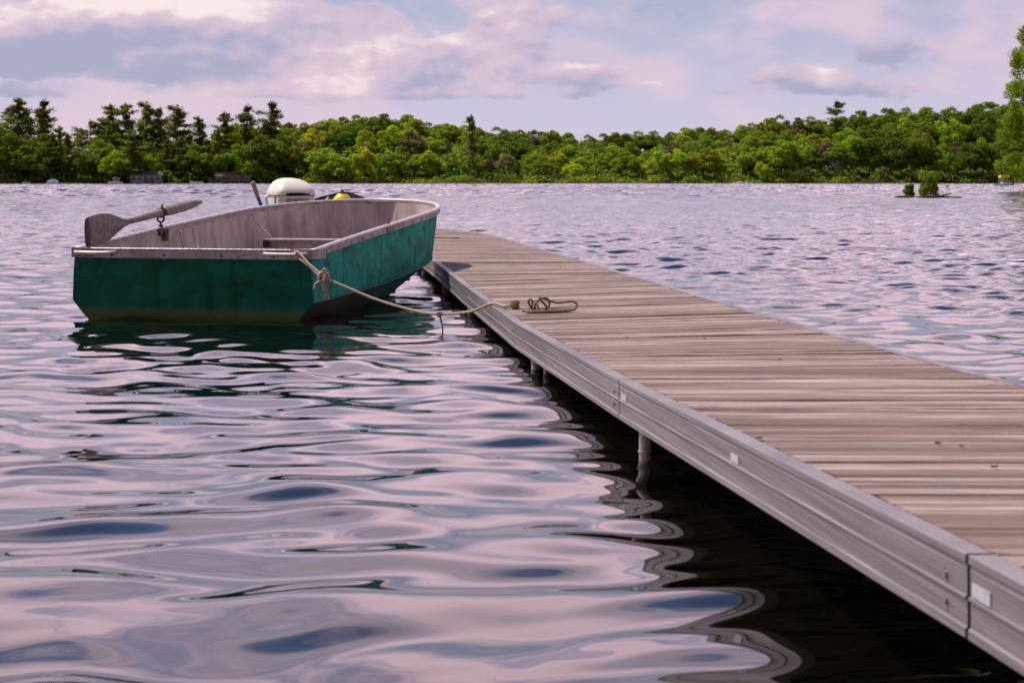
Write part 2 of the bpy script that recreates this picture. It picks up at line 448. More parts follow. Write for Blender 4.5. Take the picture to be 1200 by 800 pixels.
def spline(pts, n=10):
    pts = [Vector(p) for p in pts]; P = [pts[0]] + pts + [pts[-1]]; out = []
    for i in range(1, len(P) - 2):
        for k in range(n):
            t = k / n; a, b, c, d_ = P[i - 1], P[i], P[i + 1], P[i + 2]
            out.append(.5 * ((2 * b) + (c - a) * t + (2 * a - 5 * b + 4 * c - d_) * t * t + (3 * b - a - 3 * c + d_) * t ** 3))
    out.append(pts[-1]); return out

# ================================================================== SETTING
# ---- water: one sheet, real waves, denser near the camera
def build_water():
    NR, NCOL = 900, 760
    rowsY = [1.15]
    while rowsY[-1] < 625:
        y_ = rowsY[-1]; rowsY.append(y_ + min(max(y_ * y_ / (F * HC) / 1.15, .0022 * y_), .062 + .0024 * max(0, min(y_, 180) - 30)))
    Y = np.array(rowsY)
    Y = np.concatenate([[-80.0, .2], Y, np.array([628, 632, 640, 660, 680, 700, 1100, 1800.])])
    half = .42 * np.maximum(Y, 0) + 2.2
    cu = np.linspace(-1, 1, NCOL)
    X = np.outer(half, cu)
    out = np.array([-1900., -300.]); 
    XL = np.tile(out, (len(Y), 1)); XL[:, 1] = -half * 1.6 - 3
    XR = -XL[:, ::-1]
    X = np.hstack([XL, X, XR]); YY = np.repeat(Y[:, None], X.shape[1], 1)
    dY = np.gradient(Y)[:, None]
    Z = np.zeros_like(X)
    rng = np.random.default_rng(5)
    K = 110
    lam = np.exp(rng.uniform(math.log(.13), math.log(.90), K))
    th = rng.normal(0.15, .62, K)
    sl = .0134 * (lam / .6) ** .10 * rng.uniform(.6, 1.3, K)
    zz_ = np.clip((YY + 1.1 * X - 9) / 16, 0, 1); zone = 1 + 1.5 * zz_ * zz_ * (3 - 2 * zz_)
    zone *= 1 + .25 * np.sin(X * .13 + YY * .05) * np.sin(YY * .09 + 1)
    ph = rng.uniform(0, 6.28, K)
    # slow warping keeps the sum from looking like regular sines
    wx = .16 * np.sin(X * .9 + 1.3) * np.cos(YY * .7) + .07 * np.sin(YY * 2.3 + X * 1.1)
    wy = .16 * np.cos(X * .8 + YY * .6) + .06 * np.sin(X * 2.6 - YY * 1.2)
    for i in range(K):
        k = 2 * math.pi / lam[i]
        fade = np.clip(lam[i] / (dY * 3) - .6, 0, 1) * (float(np.clip((lam[i] - .08) / .22, .3, 1)) * (1 - zz_) + zz_) * (1 + (zone - 1) * float(np.clip((.62 - lam[i]) / .28, .08, 1.7)))
        Z += fade * sl[i] / k * np.sin(k * ((X + wx) * math.sin(th[i]) + (YY + wy) * math.cos(th[i])) + ph[i])
    far = np.clip((YY - 55) / 90, 0, 1)
    for i in range(34):
        l_ = math.exp(rng.uniform(math.log(1.1), math.log(3.0))); k = 2 * math.pi / l_; t_ = rng.normal(.1, .5); p_ = rng.uniform(0, 6.28)
        Z += far * .042 / k * np.sin(k * (X * math.sin(t_) + YY * math.cos(t_)) + p_) * (1 + .3 * np.sin(X * .05 + YY * .021))
    Z *= np.clip((640 - YY) / 12, 0, 1)
    Z[:, :2] = 0; Z[:, -2:] = 0; Z[:2] = 0; Z[-8:] = 0
    nr, nc = X.shape
    me = bpy.data.meshes.new('water')
    co = np.stack([X, YY, Z], -1).reshape(-1, 3).astype(np.float32)
    me.vertices.add(len(co)); me.vertices.foreach_set('co', co.ravel())
    i = np.arange(nr - 1)[:, None] * nc + np.arange(nc - 1)[None, :]
    q = np.stack([i, i + 1, i + nc + 1, i + nc], -1).reshape(-1, 4)
    me.loops.add(q.size); me.loops.foreach_set('vertex_index', q.ravel().astype(np.int32))
    me.polygons.add(len(q)); me.polygons.foreach_set('loop_start', (np.arange(len(q)) * 4).astype(np.int32))
    me.polygons.foreach_set('use_smooth', np.ones(len(q), bool))
    me.update(calc_edges=True); me.materials.append(M['water'])
    o = bpy.data.objects.new('water', me); C.objects.link(o)
    tag(o, kind='structure')
build_water()

# ---- far shore land
D0 = 632.0
def ground_z(X, Y):
    px = 600 + X / Y * F
    t = np.clip((Y - D0) / 90.0, 0, 1)
    prof = np.interp(px, [-400, 0, 330, 380, 430, 510, 600, 680, 760, 860, 940, 1040, 1200, 1600], [2, 2, 3, 9, 11, 9, 6, 4.5, 5, 8, 11, 12, 14, 16])
    return .25 * np.clip((Y - D0 + 4) / 4, -1, 1) + 1.2 * np.clip((Y - D0) / 14, 0, 1) + prof * t * t * (3 - 2 * t)
def land():
    xs = np.linspace(-900, 900, 260); ys = np.array([D0 - 8, D0 - 4, D0 - 2, D0, D0 + 2, D0 + 5, D0 + 9, D0 + 15, D0 + 25, D0 + 40, D0 + 60, D0 + 80, D0 + 100, D0 + 160, D0 + 400, D0 + 1500])
    mb = MB(); vs = []
    for y in ys:
        for x in xs: 
            z = float(ground_z(x, y)) + .12 * math.sin(x * .31) * math.sin(x * .13 + 1)
            vs.append((x, y + 2.0 * math.sin(x * .045) + 1.2 * math.sin(x * .13), z if y > D0 - 4.5 else -1.0))
    n = len(xs)
    mb.add(vs, [(j * n + i, j * n + i + 1, (j + 1) * n + i + 1, (j + 1) * n + i) for j in range(len(ys) - 1) for i in range(n - 1)])
    m, t, p = mat('forest_floor')
    oc = t.new('ShaderNodeTexCoord').outputs['Object']
    n1 = t.noise(oc, .12, 6, .6)
    t.put(p.inputs['Base Color'], t.mix(t.ss(n1, .4, .62), (.035, .030, .020), (.05, .075, .02)))
    p.inputs['Roughness'].default_value = .95
    o = mb.build('far_shore', m, smooth=True); tag(o, kind='structure')
land()

# ================================================================== DOCK
DN = math.sqrt(1 + KD ** 2)
PERP = Vector((1, KD, 0)) / DN
AX = Vector((-KD, 1, 0)) / DN
DW = 1.28
JY = [-3.55, -.35, 2.82, 6.06, 9.22, 12.1, 14.97, 17.83, 20.7, 23.56, 27.0]
ZL = [.40, .37, .314, .231, .176, .185, .208, .21, .21, .205, .205]
ZR = [.40, .37, .300, .232, .215, .218, .215, .21, .205, .195, .195]
def edge(Y): return Vector((1.03 - KD * Y - .14 * max(0, Y - 23.56), Y, 0))
dock = empty('dock', edge(2.77), 'long weathered wooden dock with grey metal side rails standing on thin posts', 'dock')
def gpt(Yl, w_, dz=0.0):
    Yl = min(max(Yl, JY[0]), JY[-1] - 1e-4)
    i = max(k for k in range(len(JY) - 1) if JY[k] <= Yl)
    return sec_pt(i, (Yl - JY[i]) / (JY[i + 1] - JY[i]), w_, dz)
def sec_pt(i, s, w_, dz=0.0):
    a, b = edge(JY[i]), edge(JY[i + 1])
    p = a.lerp(b, s) + PERP * w_
    zl = ZL[i] * (1 - s) + ZL[i + 1] * s; zr = ZR[i] * (1 - s) + ZR[i + 1] * s
    p.z = zl + (zr - zl) * w_ / DW + dz
    return p
# side-rail profile: (outwards, down) pairs, closed loop
PROF = [(-.040, 0.0), (.002, 0.0), (.004, -.002), (.004, -.014), (.001, -.016), (.001, -.024), (.0018, -.025), (.0018, -.027), (.001, -.028),
        (.001, -.066), (.0045, -.068), (.0045, -.071), (.0005, -.073), (.0005, -.115), (.0045, -.118), (.0045, -.132), (.003, -.134), (-.030, -.134), (-.030, -.129), (-.002, -.126), (-.002, -.012), (-.040, -.012)]
for i in range(len(JY) - 1):
    g = .0022
    for side in (0, 1):
        mb = MB(); rings = []
        for s in (g, .25, .5, .75, 1 - g):
            ring = []
            for (o_, dz) in PROF:
                w_ = -o_ if side == 0 else DW + o_
                ring.append(sec_pt(i, s, w_, dz))
            if side == 1: ring = ring[::-1]
            rings.append(ring)
        mb.loft(rings)
        mb.build('side_rail', M['rail'], dock)
    # joint cover behind the gap, dark
    mb = MB(); L_ = (edge(JY[i + 1]) - edge(JY[i])).length
    nb = int(L_ / .121); Ya, Yb = JY[i], JY[i + 1]; pitch = (Yb - Ya) / nb
    for k in range(nb):
        g0 = random.choice((.003, .004, .006, .0095)); y0 = Ya + k * pitch + g0; y1 = Ya + (k + 1) * pitch - .0015
        dz = -.001 + random.uniform(-.0022, .0022); tl = random.uniform(-.0015, .0015)
        w0, w1 = .0425 + random.uniform(0, .004), DW - .0425 - random.uniform(0, .002)
        b = .0025
        pr = [(y0, -.028), (y0, -b), (y0 + b, 0), (y1 - b, 0), (y1, -b), (y1, -.028)]
        rings = []
        for ww in np.linspace(w0, w1, 4):
            rings.append([gpt(yy - ww * KD * .9, ww, dz + q + tl * (1 if yy > (y0 + y1) / 2 else -1) + .0008 * math.sin(ww * 7 + k * 2.1)) for yy, q in pr])
        mb.loft(rings)
    mb.build('decking', M['deck'], dock)
    # cross beams under the boards
    for s in (.012, .5, .988):
        mb = MB()
        a = sec_pt(i, s, .034, -.075); b = sec_pt(i, s, DW - .034, -.075)
        mb.box((a + b) / 2, ((b - a).length, .05, .085), Matrix.Rotation(math.atan(KD), 3, 'Z'))
        mb.build('cross_beam', M['log'], dock)
# legs
def leg(px, Y, r=.0185, side=None, top=None):
    p = Vector((X_at(px, Y), Y, 0)) if side is None else edge(Y) + PERP * side
    mb = MB(); zt = (.20 if top is None else top)
    mb.tube([(p.x, p.y, -1.2), (p.x, p.y, zt * .35), (p.x + .002, p.y, zt)], r, 14)
    mb.tube([(p.x, p.y, .03), (p.x, p.y, .036)], r + .003, 14)
    mb.build('leg', M['steel_post'], dock, smooth=True, sharp=40)
leg(755.5, 5.76, top=.17); leg(627, 8.63, top=.12); leg(640, 8.5, .012, top=.12); leg(551, 12.2, top=.12)
for yy in (2.67, 14.7, 17.5, 20.4, 23.3): leg(0, yy, side=.035, top=.15)
for yy in (2.67, 5.8, 8.7, 11.9, 14.7, 17.5, 20.4, 23.3): leg(0, yy, side=DW - .05, top=.15)
# pale stickers on the rail face
def sticker(px, wpx, z0, z1, i):
    r0, r1 = (px - wpx / 2 - 600) / F, (px + wpx / 2 - 600) / F
    ya, yb = 1.03 / (r0 + KD), 1.03 / (r1 + KD)
    mb = MB(); out = []
    for (yy, dz) in ((ya, z0), (yb, z0), (yb, z1), (ya, z1)):
        s = (yy - JY[i]) / (JY[i + 1] - JY[i]); out.append(sec_pt(i, s, -.0034, dz))
    inn = [p + PERP * .0016 for p in out]
    mb.add(out + inn, [(0, 1, 2, 3), (7, 6, 5, 4), (0, 4, 5, 1), (1, 5, 6, 2), (2, 6, 7, 3), (3, 7, 4, 0)])
    mb.build('sticker', M['sticker'], dock)
sticker(862, 9, -.062, -.042, 2); sticker(1152, 21, -.063, -.041, 1); sticker(732, 6, -.062, -.042, 2)
# rail bolts at the joints
for i in range(1, 10):
    for s, ii in ((.03, i),):
        for dz in (-.050, -.093):
            mb = MB(); p = sec_pt(ii, s, -.001, dz)
            mb.tube([p + PERP * .004, p - PERP * .005], .006, 8); mb.build('bolt', M['rail'], dock)

# ================================================================== GREEN ROWBOAT
BX, BY, TH, BL = -2.093, 11.719, .232, 4.039
boat = empty('green_rowboat', (BX, BY, 0), 'weathered green metal rowboat with bare grey inside, tied beside the dock', 'rowboat', rz=-TH)
W0, WM, UM, PW, Q = .823, .821, .531, 3.733, 1.702
def halfw(u, pw=PW, q=Q):
    if u < UM: return W0
    b = min(1, (u - UM) / (1 - UM)); return WM * max(0.0, 1 - b ** pw) ** (1 / q)
def sheer(u): return .446 + (.735 - .446) * u ** .919
US = [1 - (1 - k / 44) ** 1.9 for k in range(45)]
# levels from gunwale to keel: (length factor, width at stern, width at bow, z function)
def bot(u): return -.075 + .42 * max(0, (u - .35) / .65) ** 2.0
def chz(u): return .112 + .10 * u + .14 * max(0, (u - .3) / .7) ** 1.8
def level(j, u, inset=0.0):
    sh = sheer(u); ch = chz(u); bo = min(bot(u), ch - .03)
    if j == 0: L_, ws, z = BL, 1.0, sh
    elif j == 1: L_, ws, z = BL - .02, 1.012 - .03 * u, sh * .62 + ch * .38
    elif j == 2: L_, ws, z = BL - .07, 1.02 - .07 * u, ch + .03
    elif j == 3: L_, ws, z = BL - .085, 1.018 - .075 * u, ch
    elif j == 4: L_, ws, z = BL - .22, .91 - .10 * u, ch * .45 + bo * .55
    elif j == 5: L_, ws, z = BL - .36, .79 - .08 * u, bo
    else: L_, ws, z = BL - .36, 0.0, bo - .01
    w_ = halfw(u) * ws
    if inset:
        w_ = max(0, w_ - inset) if ws > 0 else 0; L_ -= inset; z = z + (inset if j >= 4 else (-.004 if j == 0 else 0))
    return u * L_, w_, z
def shell(inset=0.0, flip=False):
    mb = MB(); rings = []
    for u in US:
        ring = []
        for s in (1, -1):
            js = range(0, 7) if s == 1 else range(5, -1, -1)
            for j in js:
                a, w_, z = level(j, u, inset); ring.append(Vector((s * w_, a, z)))
        rings.append(ring)
    if flip: rings = [r[::-1] for r in rings]
    mb.loft(rings, close=False)
    return mb
hm = shell()
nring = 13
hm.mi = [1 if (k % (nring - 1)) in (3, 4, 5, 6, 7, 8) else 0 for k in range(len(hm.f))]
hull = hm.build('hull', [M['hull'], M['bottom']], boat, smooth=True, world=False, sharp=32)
lin = shell(.012, True).build('hull_lining', M['liner'], boat, smooth=True, world=False, sharp=32)
# chine strip: raised edge running along the side
mb = MB()
for s in (1, -1):
    path = []
    for u in US[:-2]:
        a, w_, z = level(3, u); path.append((s * (w_ + .004), a, z))
    mb.tube(path, .006, 6)
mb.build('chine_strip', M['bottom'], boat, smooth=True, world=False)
# dark bottom colour by the waterline stands in for shade
# transom
def trans_outline(inset=0.0):
    pts = []
    for j in (0, 1, 2, 3, 4, 5):
        a, w_, z = level(j, 0, 0); pts.append(Vector((w_ - inset, 0, z if j else z)))
    out = pts + [Vector((-p.x, 0, p.z)) for p in pts[::-1]]
    return out
mb = MB(); o_ = trans_outline(.001)
mb.loft([[p + Vector((0, -.022, 0)) for p in o_], [p + Vector((0, -.002, 0)) for p in o_]])
mb.build('transom', M['hull'], boat, world=False)
mb = MB(); o_ = trans_outline(.02)
mb.loft([[p + Vector((0, .002, 0)) for p in o_], [p + Vector((0, .020, -.004)) for p in o_]])
mb.build('transom_lining', M['liner'], boat, world=False)
# transom cap: folded metal rim
mb = MB()
mb.box((0, -.006, .425), (1.50, .062, .062), bev=.006)
cap = mb.build('transom_cap', M['alu'], boat, world=False)
mb = MB(); mb.box((0, -.030, .4585), (1.50, .018, .007), bev=.002); mb.build('bright_edge', M['rim'], cap, world=False)
for x in (-.55, -.18, .22, .58):
    mb = MB(); mb.tube([(x, -.036, .415), (x, -.040, .415)], .009, 8); mb.build('rivet', M['dark_metal'], cap, world=False)
# corner castings with carrying handles
for s in (1, -1):
    mb = MB()
    ring = [Vector((s * .70, -.044, 0)), Vector((s * .835, -.044, 0)), Vector((s * .852, -.02, 0)), Vector((s * .856, .19, 0)), Vector((s * .80, .19, 0)), Vector((s * .77, .05, 0)), Vector((s * .70, .03, 0))]
    if s < 0: ring = ring[::-1]
    mb.loft([[p + Vector((0, 0, z)) for p in ring] for z in (.398, .402, .458, .463)])
    cc = mb.build('corner_casting', M['alu'] if s > 0 else M['oar_wood'], boat, world=False)
    mb = MB()
    mb.tube(spline([(s * .52, -.045, .435), (s * .55, -.072, .432), (s * .66, -.078, .43), (s * .78, -.072, .432), (s * .81, -.045, .435)], 6), .0115, 10)
    mb.build('handle', M['rim'], cc, smooth=True, world=False)
# gunwale: tube bead over a folded flange
mb = MB(); fl = MB()
path = []
for s in (1, -1):
    half = []
    for u in US:
        a, w_, z = level(0, u); half.append(Vector((s * w_, a, z)))
    path = half if s == 1 else path + half[::-1][1:]
def swept(path, prof, mbx):
    rings = []
    for i, p in enumerate(path):
        t = path[min(i + 1, len(path) - 1)] - path[max(i - 1, 0)]; t.z = 0
        if t.length < 1e-6: t = Vector((-1, 0, 0))
        t.normalize(); nrm = Vector((t.y, -t.x, 0))
        rings.append([p + nrm * a + Vector((0, 0, b)) for a, b in prof])
    mbx.loft(rings)
swept(path, [(.020 * math.cos(a) + .006, .013 * math.sin(a) + .004) for a in [k * math.pi / 5 for k in range(10)]][::-1], mb)
gun = mb.build('gunwale', M['rim'], boat, smooth=True, world=False)
swept(path, [(-.018, -.006), (-.018, -.030), (-.012, -.030), (-.012, -.010), (.004, -.010), (.004, -.044), (.015, -.046), (.018, -.040), (.018, -.006)][::-1], fl)
fl.build('gunwale_flange', M['alu'], boat, world=False)
for s in (1, -1):
    for u in np.linspace(.06, .93, 15):
        mb = MB(); a, w_, z = level(0, float(u)); mb.box((s * (w_ + .019), a, z - .026), (.006, .012, .012), bev=.002); mb.build('rivet', M['dark_metal'], gun, world=False)
# bow plate
mb = MB(); ring = []
for k in range(13):
    u_ = .972 + 0 * k
    pass
bp = []
for s in (1, -1):
    us = [u for u in US if u > .985]
    seg = [Vector((s * max(0, level(0, u)[1] - .014), level(0, u)[0] - .012, level(0, u)[2] - .006)) for u in us]
    bp = seg if s == 1 else bp + seg[::-1][1:]
mb.loft([[p + Vector((0, 0, -.012)) for p in bp], bp])
mb.build('bow_plate', M['alu'], boat, world=False)
# floor ribs and benches
for a in (.55, 1.05, 1.55, 2.05, 2.55, 3.0):
    u = a / BL; bo = bot(u) + .02; wb = halfw(u) * .74
    mb = MB(); mb.box((0, a, bo + .012), (wb * 2, .035, .03), bev=.004)
    mb.build('floor_rib', M['liner'], boat, world=False)
def bench(a, z, wd, depth=.26):
    mb = MB(); mb.box((0, a, z), (wd * 2, depth, .024), bev=.004)
    b = mb.build('bench', M['seat'], boat, world=False)
    mb = MB(); mb.box((0, a - depth / 2 + .016, z - .034), (wd * 2 - .03, .012, .04))
    mb.build('bench_lip', M['alu'], b, world=False)
    mb = MB()
    mb.box((-.46, a - depth / 2 + .03, (z - .02 + bot(a / BL)) / 2 + .01), (.05, .02, z - bot(a / BL) - .02)); mb.build('bench_support', M['rim'], b, world=False)
    mb = MB(); mb.box((-wd + .03, a, z - .03), (.05, depth + .03, .06)); mb.build('bench_bracket', M['dark_metal'], b, world=False)
bench(3.0, .417, .62); bench(1.55, .29, .72)
def brace(a0, a1, z1, s=-1, wi=.70):
    u = a0 / BL
    p0 = Vector((s * (halfw(u) - .03), a0, sheer(u) - .035)); p1 = Vector((s * wi, a1, z1))
    mid = (p0 + p1) / 2 + Vector((s * .012, 0, -.006))
    mb = MB(); mb.tube(spline([p0, mid, p1], 6), .0075, 8); mb.build('bench_brace', M['rim'], boat, smooth=True, world=False)
for s in (-1, 1):
    brace(3.0, 2.98, .43, s, .58); brace(1.60, 1.50, .30, s, .66); brace(1.85, 1.66, .30, s, .62); brace(.34, .28, .30, s, .72)
# oarlock sockets
for s, a in ((-1, 1.33), (1, 1.65)):
    u = a / BL; z = sheer(u); x = s * halfw(u)
    mb = MB(); mb.box((x, a, z - .020), (.060, .17, .050), bev=.008); mb.box((x - s * .034, a + .02, z - .055), (.012, .07, .07), bev=.003)
    mb.tube([(x, a, z), (x, a, z + .03)], .017, 10)
    mb.build('oarlock_socket', M['dark_metal'] if s < 0 else M['oar_wood'], boat, world=False)
# oarlock ring (left)
AO = 1.33; u = AO / BL; ox, oz = -halfw(u), sheer(u)
mb = MB()
mb.tube([(ox, AO, oz + .02), (ox, AO, oz + .055)], .008, 8)
mb.tube([(ox + .026 * math.sin(t), AO, oz + .075 - .026 * math.cos(t)) for t in np.linspace(0, 2 * math.pi, 17)], .008, 8, cap=False)
mb.tube([(ox + .034 * math.sin(t), AO, oz + .122 - .034 * math.cos(t)) for t in np.linspace(-2.3, 2.3, 17)], .008, 8)
mb.build('oarlock', M['dark_metal'], boat, smooth=True, world=False)

# ---- oar resting in the oarlock
T0 = Vector((X_at(100, 11.9), 11.9, .556)); T1 = Vector((X_at(190, 13.2), 13.2, .672)); od = (T1 - T0)
OL = od.length * 1.59; od.normalize()
oar = empty('oar', T0, 'old grey wooden oar lying in the oarlock on the green rowboat', 'oar')
mb = MB()
def op(s, w_=0.0, t_=0.0):
    sd_ = od.cross(Vector((0, 0, 1))).normalized(); up = sd_.cross(od).normalized()
    return T0 + od * s + up * w_ + sd_ * t_
rings = []
for s, hw_, ht in ((.045, .098, .006), (.12, .103, .007), (.25, .104, .009), (.38, .092, .012), (.50, .064, .018), (.60, .036, .021), (.68, .024, .021)):
    rings.append([op(s, hw_ * math.cos(a), ht * math.sin(a)) for a in [k * math.pi / 6 for k in range(12)]])
mb.loft(rings); mb.build('blade', M['oar_wood'], oar, smooth=True, sharp=50)
mb = MB(); rings = []
for s, hw_, ht in ((0, .084, .006), (.012, .097, .009), (.06, .102, .011), (.066, .101, .008)):
    rings.append([op(s, hw_ * math.cos(a), ht * math.sin(a)) for a in [k * math.pi / 6 for k in range(12)]])
mb.loft(rings); mb.build('blade_tip', M['dark_metal'], oar, smooth=True, sharp=50)
mb = MB()
ss_ = [.64, .8, 1.0, 1.25, 1.40, 1.42, 1.5, 1.8, 1.98, OL]
mb.tube([op(s) for s in ss_], [.021, .022, .025, .028, .029, .037, .039, .038, .030, .016], 14)
mb.build('shaft', M['oar_wood'], oar, smooth=True)
mb = MB()
for k, s in enumerate((1.30, 1.315, 1.33, 1.345)): mb.tube([op(s, .029 * math.cos(t), .029 * math.sin(t)) for t in np.linspace(0, 2 * math.pi, 13)], .006, 6, cap=False)
mb.tube(spline([op(1.32, .03, 0), op(1.30, .055, .01), op(1.27, .04, .02)], 4), .006, 6); mb.tube(spline([op(1.33, .03, 0), op(1.37, .052, -.01), op(1.39, .036, -.02)], 4), .006, 6)
mb.build('lashing', M['dark_metal'], oar, smooth=True)

# ================================================================== SECOND BOAT, MOTOR, FLOAT
S2 = Vector((-2.0, 15.95, 0))
b2 = empty('dark_skiff', S2, 'dark rimmed small boat moored behind the green rowboat, mostly hidden by it', 'skiff', rz=-.045)
L2 = 3.75
def hw2(u): return .60 if u < .35 else .60 * max(0, 1 - ((u - .35) / .65) ** 2.4) ** .75
def sh2(u): return .40 + .365 * u ** 2.0
U2 = [1 - (1 - k / 26) ** 1.6 for k in range(27)]
def ring2(u, ins):
    w_ = max(0, hw2(u) - ins); z0 = -.06 + .45 * max(0, (u - .4) / .6) ** 2 + ins
    pts = []
    for s in (1, -1):
        row = [Vector((s * w_, u * (L2 - ins), sh2(u))), Vector((s * w_ * .96, u * (L2 - ins) * .985, sh2(u) * .5 + z0 * .5)), Vector((s * w_ * .82, u * (L2 - ins) * .96, z0))]
        pts += row if s == 1 else row[::-1]
    return pts
mb = MB(); mb.loft([ring2(u, 0) for u in U2], close=False); mb.add(ring2(0, 0), [tuple(range(6))]); mb.build('hull', M['dark_metal'], b2, smooth=True, world=False, sharp=35)
mb = MB(); mb.loft([ring2(u, .012)[::-1] for u in U2], close=False); mb.build('hull_lining', M['black'], b2, smooth=True, world=False, sharp=35)
mb = MB(); pth = [Vector((hw2(u), u * L2, sh2(u))) for u in U2] + [Vector((-hw2(u), u * L2, sh2(u))) for u in U2[::-1]][1:]
mb.tube(pth, .024, 8); mb.build('rub_rail', M['black'], b2, smooth=True, world=False)
mb = MB(); mb.box((0, -.012, .33), (1.12, .045, .16), bev=.005); mb.build('transom', M['seat'], b2, world=False)
mb = MB(); dk = [Vector((hw2(u) - .01, u * L2 - .01, sh2(u) + .004)) for u in U2 if u > .40]; dk = dk + [Vector((-p.x, p.y, p.z)) for p in dk[::-1]][1:]
mb.loft([[p + Vector((0, 0, -.02)) for p in dk], dk]); mb.build('bow_cover', M['black'], b2, world=False)
mb = MB(); mb.box((0, 1.9, .30), (1.1, .26, .025), bev=.004); mb.build('bench', M['seat'], b2, world=False)
mb = MB(); q0 = at(380, 237.5, 18.2); q1 = at(385, 231, 18.2)
mb.tube([q0 + Vector((-.03, 0, -.08)), q0, q1], .009, 6)
rod = mb.build('white_rod', M['white_paint'], b2, smooth=True, world=False)
mi_ = Matrix.Rotation(.045, 4, 'Z') @ Matrix.Translation(-S2); rod.data.transform(mi_)

# yellow float with dark cap on the foredeck
fp = at(401, 233.0, 18.7)
fl_ = empty('float', fp, 'yellow cone-shaped float with a dark cap in the bow of the dark skiff', 'float')
mb = MB(); rings = []
for z, r in ((-.06, .09), (-.03, .10), (.0, .092), (.03, .07), (.055, .045), (.07, .03)):
    rings.append([fp + Vector((r * math.cos(a), r * math.sin(a), z)) for a in [k * math.pi / 10 for k in range(20)]])
mb.loft(rings); mb.build('cone', M['yellow'], fl_, smooth=True)
mb = MB(); rings = []
for z, r in ((.058, .045), (.061, .047), (.070, .043), (.074, .018), (.085, .015), (.090, .019), (.096, .010)):
    rings.append([fp + Vector((r * math.cos(a), r * math.sin(a), z)) for a in [k * math.pi / 8 for k in range(16)]])
mb.loft(rings); mb.build('cap', M['dark_metal'], fl_, smooth=True, sharp=40)

# outboard motor
MO = Vector((X_at(341, 15.75), 15.75, 0)); mot = empty('outboard_motor', MO, 'white outboard motor with raised tiller clamped on the dark skiff', 'outboard motor', rz=.42)
def rrect(hx, hy, z, r, cx=0, cy=0, n=5):
    out = []
    for (sx, sy, a0) in ((1, 1, 0), (-1, 1, 90), (-1, -1, 180), (1, -1, 270)):
        for k in range(n):
            a = math.radians(a0 + 90 * k / (n - 1)); out.append(Vector((cx + sx * (hx - r) + r * math.cos(a), cy + sy * (hy - r) + r * math.sin(a), z)))
    return out
mb = MB()
mb.loft([rrect(.115, .13, .60, .04), rrect(.15, .17, .64, .05), rrect(.165, .19, .70, .05), rrect(.168, .192, .775, .05)])
mb.build('lower_cowling', M['white_plastic'], mot, smooth=True, world=False, sharp=35)
mb = MB()
mb.loft([rrect(.172, .198, .776, .05), rrect(.176, .202, .785, .055), rrect(.172, .196, .82, .06), rrect(.156, .17, .862, .07, 0, .012), rrect(.125, .13, .898, .07, -.01, .02), rrect(.085, .085, .920, .06, -.015, .03), rrect(.035, .035, .930, .03, -.02, .035)])
mb.build('cowling', M['white_plastic'], mot, smooth=True, world=False, sharp=48)
mb = MB(); sp = [(-.11, -.2035, .792), (-.06, -.2045, .799), (.03, -.2045, .80), (.11, -.2035, .792)]
mb.loft([[Vector((x, y, z)) for x, y, z in sp] + [Vector((x, y, z - .020 * math.sin((k + .5) / 4 * math.pi) - .003)) for k, (x, y, z) in list(enumerate(sp))[::-1]], [Vector((x, y + .02, z)) for x, y, z in sp] + [Vector((x, y + .02, z - .02)) for x, y, z in sp[::-1]]])
mb.build('air_vent', M['black'], mot, world=False)
mb = MB(); mb.box((-.166, -.085, .735), (.012, .028, .075), bev=.003); mb.build('side_slot', M['dark_metal'], mot, world=False)
mb = MB(); mb.loft([rrect(.05, .07, .62, .03), rrect(.045, .065, .2, .03), rrect(.03, .075, -.3, .02)])
mb.build('drive_leg', M['white_plastic'], mot, smooth=True, world=False, sharp=40)
mb = MB(); mb.box((0, .13, .47), (.20, .10, .24), bev=.012); mb.build('clamp_bracket', M['dark_metal'], mot, world=False)
mb = MB(); mb.loft([rrect(.1745, .2005, .7725, .052), rrect(.1745, .2005, .7765, .052)]); mb.build('cowling_seam', M['black'], mot, world=False)
mb = MB(); mb.box((.0, -.194, .735), (.20, .004, .035)); mb.build('side_panel', M['cork'], mot, world=False)
# raised tiller: points in world coordinates turned into the motor's frame
def W(v): return Matrix.Rotation(-.42, 3, 'Z') @ (Vector(v) - MO)
Yt = 15.6
a0, a1, a2, a3 = at(296, 213, Yt), at(302.5, 232, Yt), at(308, 246, Yt + .02), at(318, 258, Yt + .1)
mb = MB(); mb.tube([W(a1), W(a2), W(a3), W(MO + Vector((-.1, 0, .62)))], [.016, .017, .018, .018], 10); til = mb.build('tiller', M['blue'], mot, smooth=True, world=False)
mb = MB(); mb.tube([W(a0 + (a0 - a1) * .02), W(a0), W(a0.lerp(a1, .08)), W(a0.lerp(a1, .5)), W(a0.lerp(a1, .92)), W(a1)], [.012, .019, .021, .021, .018, .016], 12)
mb.build('grip', M['cork'], til, smooth=True, world=False)
mb = MB(); mb.tube([W(p) for p in spline([at(316, 228, Yt + .02), at(312.5, 230.5, Yt), at(312, 234, Yt), at(314, 240, Yt), at(318, 247, Yt)], 5)], .010, 8)
mb.build('carry_handle', M['white_paint'], mot, smooth=True, world=False)

